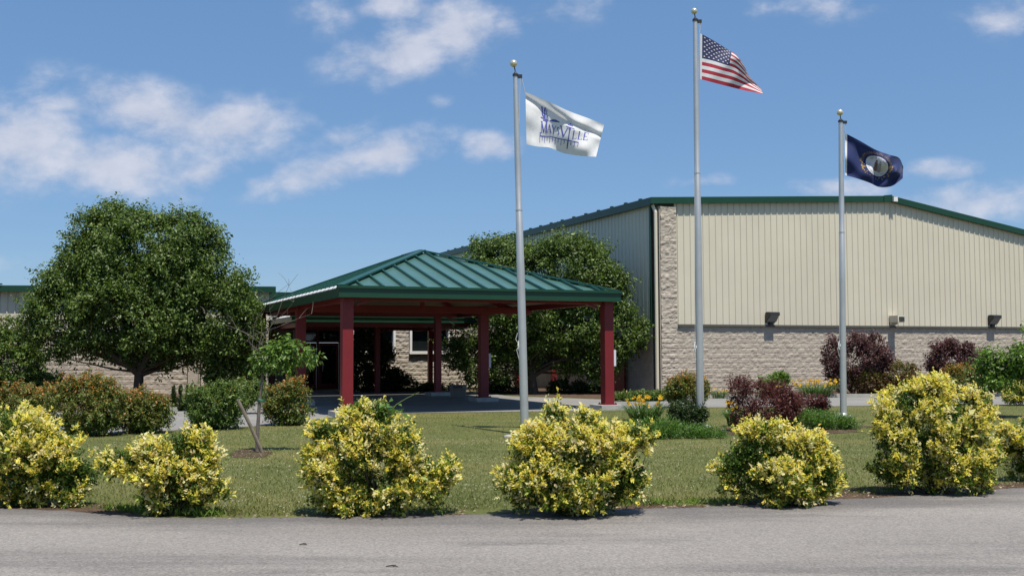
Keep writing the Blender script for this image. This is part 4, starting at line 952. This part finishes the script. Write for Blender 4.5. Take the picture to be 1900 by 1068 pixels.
# ------------------------------------------------------------------ flagpoles and flags
def flagpole(label, base, top, ball, Y, w0, w1, cleat, rope_top):
    b = at(base[0], base[1], Y); b[2] = 0; t = at(top[0], top[1], Y); k = Y / F
    o = thing('flagpole', b, label, 'flagpole', 'aluminium flagpoles on the lawn')
    ax = (t - b) / np.linalg.norm(t - b); Lh = np.linalg.norm(t - b)
    mb = MB(); fr = np.array([0, .02, .45, .62, .621, .75, 1.0]); rr = np.array([w0, w0, w0 * .95, (w0 + w1) / 2, (w0 + w1) / 2 * .95, (w0 + w1 * 1.4) / 2.4, w1]) * k / 2
    mb.tube([b + ax * Lh * q for q in fr], rr, 20); mb.build('pole', M_alu, o, smooth=True)
    mb = MB(); mb.tube([b + ax * Lh * .62, b + ax * (Lh * .62 + .03)], (w0 + w1) / 2 * k / 2 * 1.06, 16); mb.build('joint_band', M_alu, o)
    MB().tube([b, b + (0, 0, .03), b + (0, 0, .05), b + (0, 0, .09)], [w0 * k * 1.15, w0 * k * 1.1, w0 * k * .8, w0 * k * .55], 20).build('base_collar', M_alu, o, smooth=True)
    mb = MB(); mb.tube([t, t + (0, 0, .05)], w1 * k * .62, 12); mb.tube([t + (0, 0, .05), t + (0, 0, .10)], [w1 * k * .5, w1 * k * .15], 10)
    mb.box(t + np.array([w1 * k * .9, 0, .0]), w1 * k * 1.0, .06, .07); mb.build('truck', M_dark, o)
    bl = at(ball[0], ball[1], Y); MB().tube([t + (0, 0, .08), bl], .012, 6).build('spindle', M_dark, o)
    MB().ball(bl, ball[2] * k).build('ball_finial', M_gold, o, smooth=True)
    c = at(cleat[0], cleat[1], Y); c[1] -= .02; mb = MB(); mb.box(c, .04, .05, .05); mb.tube([c + (-.03, 0, -.11), c + (-.05, -.01, 0), c + (-.03, 0, .11)], [.012, .016, .012], 6); mb.build('cleat', M_white, o)
    hd = np.array([-w0 * k * .62, -.03, 0]); c2 = c + np.array([-.03, 0, 0])
    mb = MB(); rt = at(rope_top[0], rope_top[1], Y)
    mb.tube([c2, c2 + (-.07, -.02, .12), c2 + (-.03, -.02, .25)], .008, 5); mb.tube([c2 + (0, 0, -.3), c2 + (-.05, -.02, -.1), c2], .008, 5)
    mb.tube([c2, (c2 + t) / 2 + (-.015, -.03, 0), t + np.array([w1 * k, -.02, 0])], .006, 5); mb.tube([t + np.array([w1 * k * 1.2, -.01, 0]), rt], .008, 5)
    mb.build('halyard', M_rope, o)
    return o
YL, YM, YR = gnd(974, 806)[1], gnd(1300, 794)[1], gnd(1565, 772)[1]
flagpole('shorter silver flagpole before the porch, carrying the white flag', (974, 806), (956.5, 142), (953, 118, 7), YL, 15.5, 9, (966, 640), (974, 172))
flagpole('tallest silver flagpole, in the middle, carrying the striped national flag', (1300, 794), (1290, 40), (1288, 21, 6), YM, 14, 8.5, (1292, 643), (1298, 62))
flagpole('silver flagpole farthest right, carrying the navy flag', (1565, 772), (1560, 227), (1558.5, 209, 6), YR, 12, 8, (1559, 640), (1567, 246))

class Cloth:
    def __init__(s, T_, B_, Y, wave, pw=lambda u: 1.0): s.T, s.Bt, s.Y, s.w, s.p = T_, B_, Y, wave, pw; s.prints = []
    def __call__(s, u, v, off=0.0):
        u = np.asarray(u, float); v = np.asarray(v, float); gq = np.clip(v, 0, 1) ** s.p(u)
        p = catmull(s.T, u) * (1 - gq)[..., None] + catmull(s.Bt, u) * gq[..., None]
        Yv = s.Y + s.w(u, v)
        out = np.array([at(x, y, yy - off) for x, y, yy in zip(p[..., 0].ravel(), p[..., 1].ravel(), Yv.ravel())])
        return out
    def grid(s, us, vs):
        U, V = np.meshgrid(us, vs); return s(U.ravel(), V.ravel())
def cloth_obj(cl, us, vs, matf, mats, name, parent):
    V = cl.grid(us, vs); n = len(us); fs, mi = [], []
    for i in range(len(vs) - 1):
        for j in range(n - 1):
            fs.append((i * n + j, i * n + j + 1, (i + 1) * n + j + 1, (i + 1) * n + j)); mi.append(matf((us[j] + us[j + 1]) / 2, (vs[i] + vs[i + 1]) / 2))
    V = V.tolist(); mats = list(mats)
    for polys, m, off in cl.prints:          # printed shapes lie on the cloth, in the same mesh
        if m not in mats: mats.append(m)
        uv = np.array([q for p in polys for q in p]); W_ = cl(uv[:, 0], uv[:, 1], off).tolist(); k = len(V)
        for p in polys: fs.append(tuple(range(k, k + len(p)))); mi.append(mats.index(m)); k += len(p)
        V += W_
    me = bpy.data.meshes.new(name); me.from_pydata(V, [], fs); me.polygons.foreach_set('material_index', mi); me.polygons.foreach_set('use_smooth', [True] * len(fs)); me.update()
    return link(name, me, mats, parent)
def stroke(p, q, wd, asp, seg=6):
    """thin line in uv (width in u units, v scaled by asp) cut into short pieces so that it follows the folds"""
    p = np.array(p, float); q = np.array(q, float); d = q - p; dd = np.array([d[0], d[1] / asp]); n = np.array([-dd[1], dd[0]]); n /= np.linalg.norm(n) + 1e-9; n = np.array([n[0], n[1] * asp]) * wd / 2
    out = []
    for k in range(seg):
        a_, b_ = p + d * k / seg, p + d * (k + 1) / seg; out.append([a_ - n, b_ - n, b_ + n, a_ + n])
    return out

MC = {k: cloth_mat('flag_' + k, c, t_) for k, c, t_ in (('white', (.80, .80, .80), .3), ('red', (.42, .03, .055), .2), ('canton', (.035, .04, .12), .15), ('blue', (.09, .11, .42), .15), ('navy', (.014, .026, .112), .15), ('gold', (.34, .23, .085), .1), ('seal', (.82, .83, .88), .2), ('brown', (.16, .11, .10), .1), ('grey', (.30, .31, .38), .1))}
# --- national flag
us_T = [(1299, 62), (1323, 75), (1347, 90), (1366, 102), (1380, 121), (1390, 141), (1412, 165)]
us_B = [(1299, 147), (1318, 152), (1337, 157), (1357, 162), (1377, 167), (1397, 171), (1416, 175)]
cl = Cloth(us_T, us_B, YM, lambda u, v: .16 * np.sin(u * 7.5 + v * 3.2) * u ** .7 + .05 * np.sin(u * 19 + v * 9) * u + .30 * np.clip(u - .45, 0, 1) * (1 - v), lambda u: 1 + 1.0 * u)
fb = at(1299, 62, YM); fl = thing('flag', fb, 'red and white striped flag with white stars on blue, on the tallest pole', 'flag')
us_ = np.unique(np.concatenate([[0, .028], np.linspace(.028, .42, 22), np.linspace(.42, 1, 34)])); vs_ = np.unique(np.concatenate([np.linspace(k / 13, (k + 1) / 13, 4) for k in range(13)]))
def usm(u, v):
    if u < .028: return 0
    if u < .42 and v < 7 / 13: return 2
    return 1 if int(v * 13) % 2 == 0 else 0
st = []
for r_ in range(9):
    for c_ in range(6 if r_ % 2 == 0 else 5):
        uu = .028 + .392 * ((c_ * 2 + 1 + (r_ % 2)) / 12); vv = 7 / 13 * (r_ + 1) / 10
        pts = []
        for k in range(10):
            rad = .0155 if k % 2 == 0 else .0075; an = math.pi / 2 + k * math.pi / 5; pts.append((uu + rad * math.cos(an), max(.004, vv - rad * 1.45 * math.sin(an))))
        st.append(pts)
cl.prints.append((st, MC['white'], .006))
cloth_obj(cl, us_, vs_, usm, [MC['white'], MC['red'], MC['canton']], 'cloth', fl)
# --- white city flag
mv_T = [(975, 171), (1000, 181), (1025, 192), (1055, 206), (1090, 219), (1121, 231)]
mv_B = [(977, 268), (998, 272), (1020, 274), (1045, 284), (1075, 289), (1106, 291)]
cl = Cloth(mv_T, mv_B, YL, lambda u, v: .12 * np.sin(u * 8 - v * 3.0 + .6) * (.25 + u) + .022 * np.sin(u * 21 + v * 8) * (.3 + u) + .02 * np.sin(v * 11 - u * 5) + .10 * np.exp(-((v - .28 * u - .08) / .07) ** 2))
fl = thing('flag', at(975, 171, YL), 'white flag with blue sailing-boat, lamp-post and bridge lettering, on the pole before the porch', 'flag')
AS = 1.45
def serif_letter(ch, x, y, wd, ht):
    """simple roman capitals in a unit box: (x0,y0,x1,y1,weight), y down"""
    th, tn = .20, .09
    G = {'M': [(.08, 0, .08, 1, tn), (.08, 0, .5, 1, th), (.5, 1, .92, 0, tn), (.92, 0, .92, 1, th)], 'A': [(0.05, 1, .5, 0, tn), (.5, 0, .95, 1, th), (.22, .64, .78, .64, tn)], 'Y': [(0.02, 0, .5, .5, th), (.98, 0, .5, .5, tn), (.5, .5, .5, 1, th)],
         'S': [(.85, .16, .5, .03, tn), (.5, .03, .16, .22, th), (.16, .22, .82, .7, th), (.82, .7, .5, .96, th), (.5, .96, .12, .82, tn)], 'V': [(0, 0, .5, 1, th), (1, 0, .5, 1, tn)], 'I': [(.5, 0, .5, 1, th)],
         'L': [(.22, 0, .22, 1, th), (.22, .96, .92, .96, tn), (.92, .8, .92, 1, tn)], 'E': [(.2, 0, .2, 1, th), (.2, .04, .88, .04, tn), (.2, .5, .7, .5, tn), (.2, .96, .92, .96, tn), (.88, 0, .88, .2, tn), (.92, .78, .92, 1, tn)]}[ch]
    SF = {'M': [(.08, 1), (.92, 1), (.08, 0), (.92, 0)], 'A': [(.05, 1), (.95, 1)], 'Y': [(.02, 0), (.98, 0), (.5, 1)], 'S': [], 'V': [(0, 0), (1, 0)], 'I': [(.5, 0), (.5, 1)], 'L': [(.22, 0), (.22, 1)], 'E': [(.2, 0), (.2, 1)]}[ch]
    out = []
    for x0, y0, x1, y1, t_ in G: out += stroke((x + wd * x0, y(x + wd * x0) + ht * y0), (x + wd * x1, y(x + wd * x1) + ht * y1), t_ * wd * 1.15, AS, 4)
    for sx, sy in SF: out += stroke((x + wd * (sx - .16), y(x + wd * sx) + ht * sy), (x + wd * (sx + .16), y(x + wd * sx) + ht * sy), .055 * wd * 1.4, AS, 1)
    return out
yb = lambda u: .50 - .115 * (u - .24) / .52                       # top line of the lettering
pol = []; x = .245
for ch, wd_, hs in (('M', .092, 1.15), ('A', .060, .92), ('Y', .058, .92), ('S', .046, .92), ('V', .082, 1.12), (' ', .046, 1), ('L', .052, 1.0), ('L', .052, 1.0), ('E', .058, 1.0)):
    if ch != ' ': pol += serif_letter(ch, x, (lambda u, hs=hs: yb(u) + .205 * (1 - hs)), wd_, .205 * hs)
    x += wd_ + .008
# lamp post standing for the I
lx = .640; ly = yb(lx)
pol += stroke((lx, ly - .06), (lx, ly + .47), .012, AS, 8) + stroke((lx - .05, ly - .05), (lx + .05, ly - .05), .010, AS, 3) + stroke((lx - .03, ly - .10), (lx + .03, ly - .10), .016, AS, 2) + stroke((lx - .012, ly - .02), (lx + .012, ly - .02), .03, AS, 1) + stroke((lx, ly - .15), (lx, ly - .10), .012, AS, 1)
# bridge rail with hangers under the words
yr = lambda u: .775 - .105 * (u - .22) / .54 + .015 * math.sin((u - .22) * 11)
for k in range(14): u0, u1 = .225 + .535 * k / 14, .225 + .535 * (k + 1) / 14; pol += stroke((u0, yr(u0)), (u1, yr(u1)), .014, AS, 1)
for k in range(14): u0 = .23 + .527 * k / 13; pol += stroke((u0, yr(u0)), (u0, yr(u0) + (.14 if k % 2 == 0 else .10)), .007, AS, 2)
pol += stroke((.235, .70), (.235, .78), .012, AS, 1)
# sailing boat and hill
for x0, y0, x1, y1, t_ in ((.25, .16, .262, .33, .02), (.262, .33, .30, .38, .02), (.30, .15, .305, .38, .016), (.325, .19, .33, .38, .010), (.285, .18, .29, .34, .012), (.235, .385, .36, .41, .018), (.27, .43, .345, .44, .016), (.34, .30, .35, .38, .012)): pol += stroke((x0, y0), (x1, y1), t_, AS, 3)
hill = [(.365 + .155 * k / 12, .415 - .075 * k / 12 - .045 * math.sin(math.pi * k / 12)) for k in range(13)] + [(.52 - .155 * k / 12, .34 + .075 * k / 12 + .012 * math.sin(math.pi * k / 12)) for k in range(13)]
pol.append(hill)
cl.prints.append((pol, MC['blue'], .006))
cloth_obj(cl, np.linspace(0, 1, 56), np.linspace(0, 1, 34), lambda u, v: 0, [MC['white']], 'cloth', fl)
# --- navy flag with the round seal
ky_T = [(1568, 247), (1595, 261), (1625, 278), (1650, 287), (1668, 293), (1676, 309)]
ky_B = [(1568, 325), (1590, 331), (1613, 339), (1632, 347), (1655, 345), (1675, 331)]
cl = Cloth(ky_T, ky_B, YR, lambda u, v: .20 * np.sin(u * 7 - v * 2.2 + .4) * (.2 + u) + .06 * np.sin(u * 17 + v * 7) * (.3 + u) + .06 * np.sin(v * 9 - u * 7))
fl = thing('flag', at(1568, 247, YR), 'navy blue flag with a pale round seal in a gold wreath, on the right-hand pole', 'flag')
cu, cv, ru, rv = .475, .44, .175, .285
def ringpt(a_, k, sh_=0): return (cu + ru * k * math.cos(a_), cv + rv * k * math.sin(a_))
disc = []
for q in range(8):
    for k in range(28):
        a_, b_ = 2 * math.pi * k / 28, 2 * math.pi * (k + 1) / 28; r0_, r1_ = q / 8 + .001, (q + 1) / 8
        disc.append([ringpt(a_, r0_), ringpt(b_, r0_), ringpt(b_, r1_), ringpt(a_, r1_)])
cl.prints.append((disc, MC['seal'], .006))
g = np.random.default_rng(12); wr = []
for k in range(70):                                                 # goldenrod wreath round the lower half
    a_ = math.pi * (-.10 + 1.2 * g.random()); rr = 1.12 + .32 * g.random(); c_ = np.array(ringpt(a_, rr)); d = g.normal(size=2) * np.array([.010, .016])
    wr.append([c_ + d, c_ + np.array([-d[1] * .5, d[0] * .7]), c_ - d, c_ - np.array([-d[1] * .5, d[0] * .7])])
def arc_text(txt, rad, a0_, a1_, hgt, flip=False):
    cu_ = bpy.data.curves.new('t', 'FONT'); cu_.body = txt; cu_.resolution_u = 1; cu_.size = 1.0; ob = bpy.data.objects.new('t', cu_); COL.objects.link(ob)
    dg = bpy.context.evaluated_depsgraph_get(); me = bpy.data.meshes.new_from_object(ob.evaluated_get(dg)); v = np.array([q.co[:2] for q in me.vertices]); fs = [tuple(p.vertices) for p in me.polygons]
    bpy.data.objects.remove(ob); bpy.data.curves.remove(cu_); bpy.data.meshes.remove(me)
    w_ = v[:, 0].max(); an = a0_ + (a1_ - a0_) * v[:, 0] / w_; r_ = rad + (-1 if flip else 1) * v[:, 1] * hgt
    uv = np.c_[cu + ru * r_ * np.cos(an), cv + rv * r_ * np.sin(an)]; return [[uv[i] for i in f_] for f_ in fs]
wr += arc_text('COMMONWEALTH OF KENTUCKY', 1.16, -math.pi * 1.02, math.pi * .02, .30)
cl.prints.append((wr, MC['gold'], .007))
cl.prints.append((arc_text('UNITED WE STAND', .74, -math.pi * .85, -math.pi * .15, .24) + arc_text('DIVIDED WE FALL', .93, math.pi * .85, math.pi * .15, .24, True), MC['grey'], .009))
fig = []
for dx, in ((-.030,), (.026,)):                                     # two standing men shaking hands
    X_ = cu + dx; fig.append([(X_ - .026, cv + .16), (X_ - .022, cv - .10), (X_ + .022, cv - .10), (X_ + .028, cv + .16)]); fig.append([(X_ + .016 * math.cos(a_), cv - .135 + .030 * math.sin(a_)) for a_ in np.linspace(0, 2 * math.pi, 9)[:-1]])
cl.prints += [(fig[:2], MC['brown'], .009), (fig[2:], MC['grey'], .010)]
cloth_obj(cl, np.unique(np.concatenate([[0, .03], np.linspace(.03, 1, 50)])), np.linspace(0, 1, 30), lambda u, v: 1 if u < .03 else 0, [MC['navy'], MC['white']], 'cloth', fl)

# flat stones at the pole feet
def stone(label, px, py, rx, rz, seed):
    g = np.random.default_rng(seed); c = gnd(px, py); k = c[1] / F; mb = MB(); n = 14
    rr = [(1 + .25 * (g.random() - .5)) for _ in range(n)]
    ring = lambda s_, z: [(c[0] + rx * k * s_ * rr[j] * math.cos(2 * math.pi * j / n), c[1] + rx * k * .8 * s_ * rr[j] * math.sin(2 * math.pi * j / n), z) for j in range(n)]
    A_, B_, C_ = ring(1, -.01), ring(.95, rz * k * .6), ring(.6, rz * k); vs = A_ + B_ + C_
    fs = [(q * n + j, q * n + (j + 1) % n, (q + 1) * n + (j + 1) % n, (q + 1) * n + j) for q in range(2) for j in range(n)] + [tuple(2 * n + j for j in range(n))]
    mb.add(vs, fs); o = mb.build('stone', M_conc, None, loc=c); tag(o, label, 'stone')
stone('flat grey stone in the lawn left of the foot of the white flag pole', 950, 811, 16, 5, 1)
stone('rounded pale stone at the foot of the tallest flagpole', 1309, 794, 11, 7, 2)
stone('pale stone touching the foot of the white flag pole', 967, 809, 8, 6, 3)

# ------------------------------------------------------------------ lawn detail
def lawn_ok(P):
    x, y = P[:, 0], P[:, 1]; ok = y > edge_y(x) + .10 + .35 * vnoise(np.c_[x * 1.3, x * 0, x * 0], 3) * vnoise(np.c_[x * .8, y * 0, y * 0], 44)
    ok &= y < np.interp(x, DF[:, 0], DF[:, 1]) + .05
    return ok
def scatter(g, n, ymin, ymax, bias):
    y = ymin + (ymax - ymin) * g.random(n) ** bias; x = (g.random(n) * 2 - 1) * (y * .60 + 6); return np.c_[x, y, np.zeros(n)]
g = np.random.default_rng(77)
P = scatter(g, 300000, 10.4, 34, 2.3); P = P[lawn_ok(P)]; n = len(P)
nz = vnoise(np.c_[P[:, :2] * .8, np.zeros(n)], 8); de = P[:, 1] - edge_y(P[:, 0])
tall = np.clip(.8 - de / 1.0, 0, 1) * np.clip((vnoise(np.c_[P[:, :2] * 1.2, np.zeros(n)], 4) - .5) * 4, 0, 1)
D = g.normal(size=(n, 3)) * .55; D[:, 2] = 1; D /= np.linalg.norm(D, axis=1)[:, None]
c = np.where((nz > .55)[:, None], (.165, .178, .050), (.124, .150, .037)) * np.exp(g.normal(size=(n, 1)) * .18)
k = g.random(n) < .08; c[k] = np.array((.20, .17, .085)) * np.exp(g.normal(size=(k.sum(), 1)) * .2)
c[tall > .3] *= np.array((.95, 1.35, .8))
o = link('grass', leaf_mesh('grass', P, D, (.024 + .026 * g.random(n)) * (1 + 2.4 * tall), c, .16, seed=6, face_up=.5), leaf_mat('grass_blade', .3, .6, .2)); tag(o, kind='stuff', label='short mown lawn grass around the flagpoles', cat='grass')
P = scatter(g, 13000, 10.6, 24, 1.6); P = P[lawn_ok(P)]; n = len(P); k = vnoise(np.c_[P[:, :2] * .7, np.zeros(n)], 21) > .56; P = P[k]; n = len(P)
P[:, 2] = .035; Q = np.repeat(P, 5, 0); D = g.normal(size=(n * 5, 3)); D[:, 2] = np.abs(D[:, 2]) + .4; D /= np.linalg.norm(D, axis=1)[:, None]
o = link('clover_flowers', leaf_mesh('clover_flowers', Q, D, np.full(n * 5, .013), np.tile((.62, .60, .52), (n * 5, 1)), .8, seed=8), LM); tag(o, kind='stuff', label='tiny white clover heads dotted over the lawn', cat='clover')
# dry litter on the mulch by the road
P = scatter(g, 15000, 10.4, 15.5, 1.4); de = P[:, 1] - edge_y(P[:, 0]); k = (de > -.05) & (de < .55) & (vnoise(np.c_[P[:, :2] * 1.1, P[:, 2]], 31) > .42); P = P[k]; n = len(P); P[:, 2] = .012
D = g.normal(size=(n, 3)); D[:, 2] = np.abs(D[:, 2]) * .25; D /= np.linalg.norm(D, axis=1)[:, None]
c = np.where((g.random(n) < .5)[:, None], (.20, .14, .09), (.36, .29, .21)) * np.exp(g.normal(size=(n, 1)) * .3)
o = link('leaf_litter', leaf_mesh('leaf_litter', P, D, .03 + .03 * g.random(n), c, .5, seed=10), LM); tag(o, kind='stuff', label='dry leaves and bark chips along the road edge', cat='leaf litter')

# two dry twigs lying on the road
for px, py, ln, lab in ((563, 1013, .035, 'short dark twig lying on the road, the one farther from the view'), (728, 1054, .05, 'thin dark twig lying on the road near the bottom of the view')):
    c = gnd(px, py); mb = MB(); mb.tube([c + (-ln, 0, .018), c + (0, .015, .022), c + (ln * .9, -.01, .017)], [.004, .006, .003], 6); mb.tube([c + (0, .015, .022), c + (ln * .4, .05, .018)], [.005, .003], 5)
    tag(mb.build('twig', M_bark, None, loc=c), lab, 'twig')
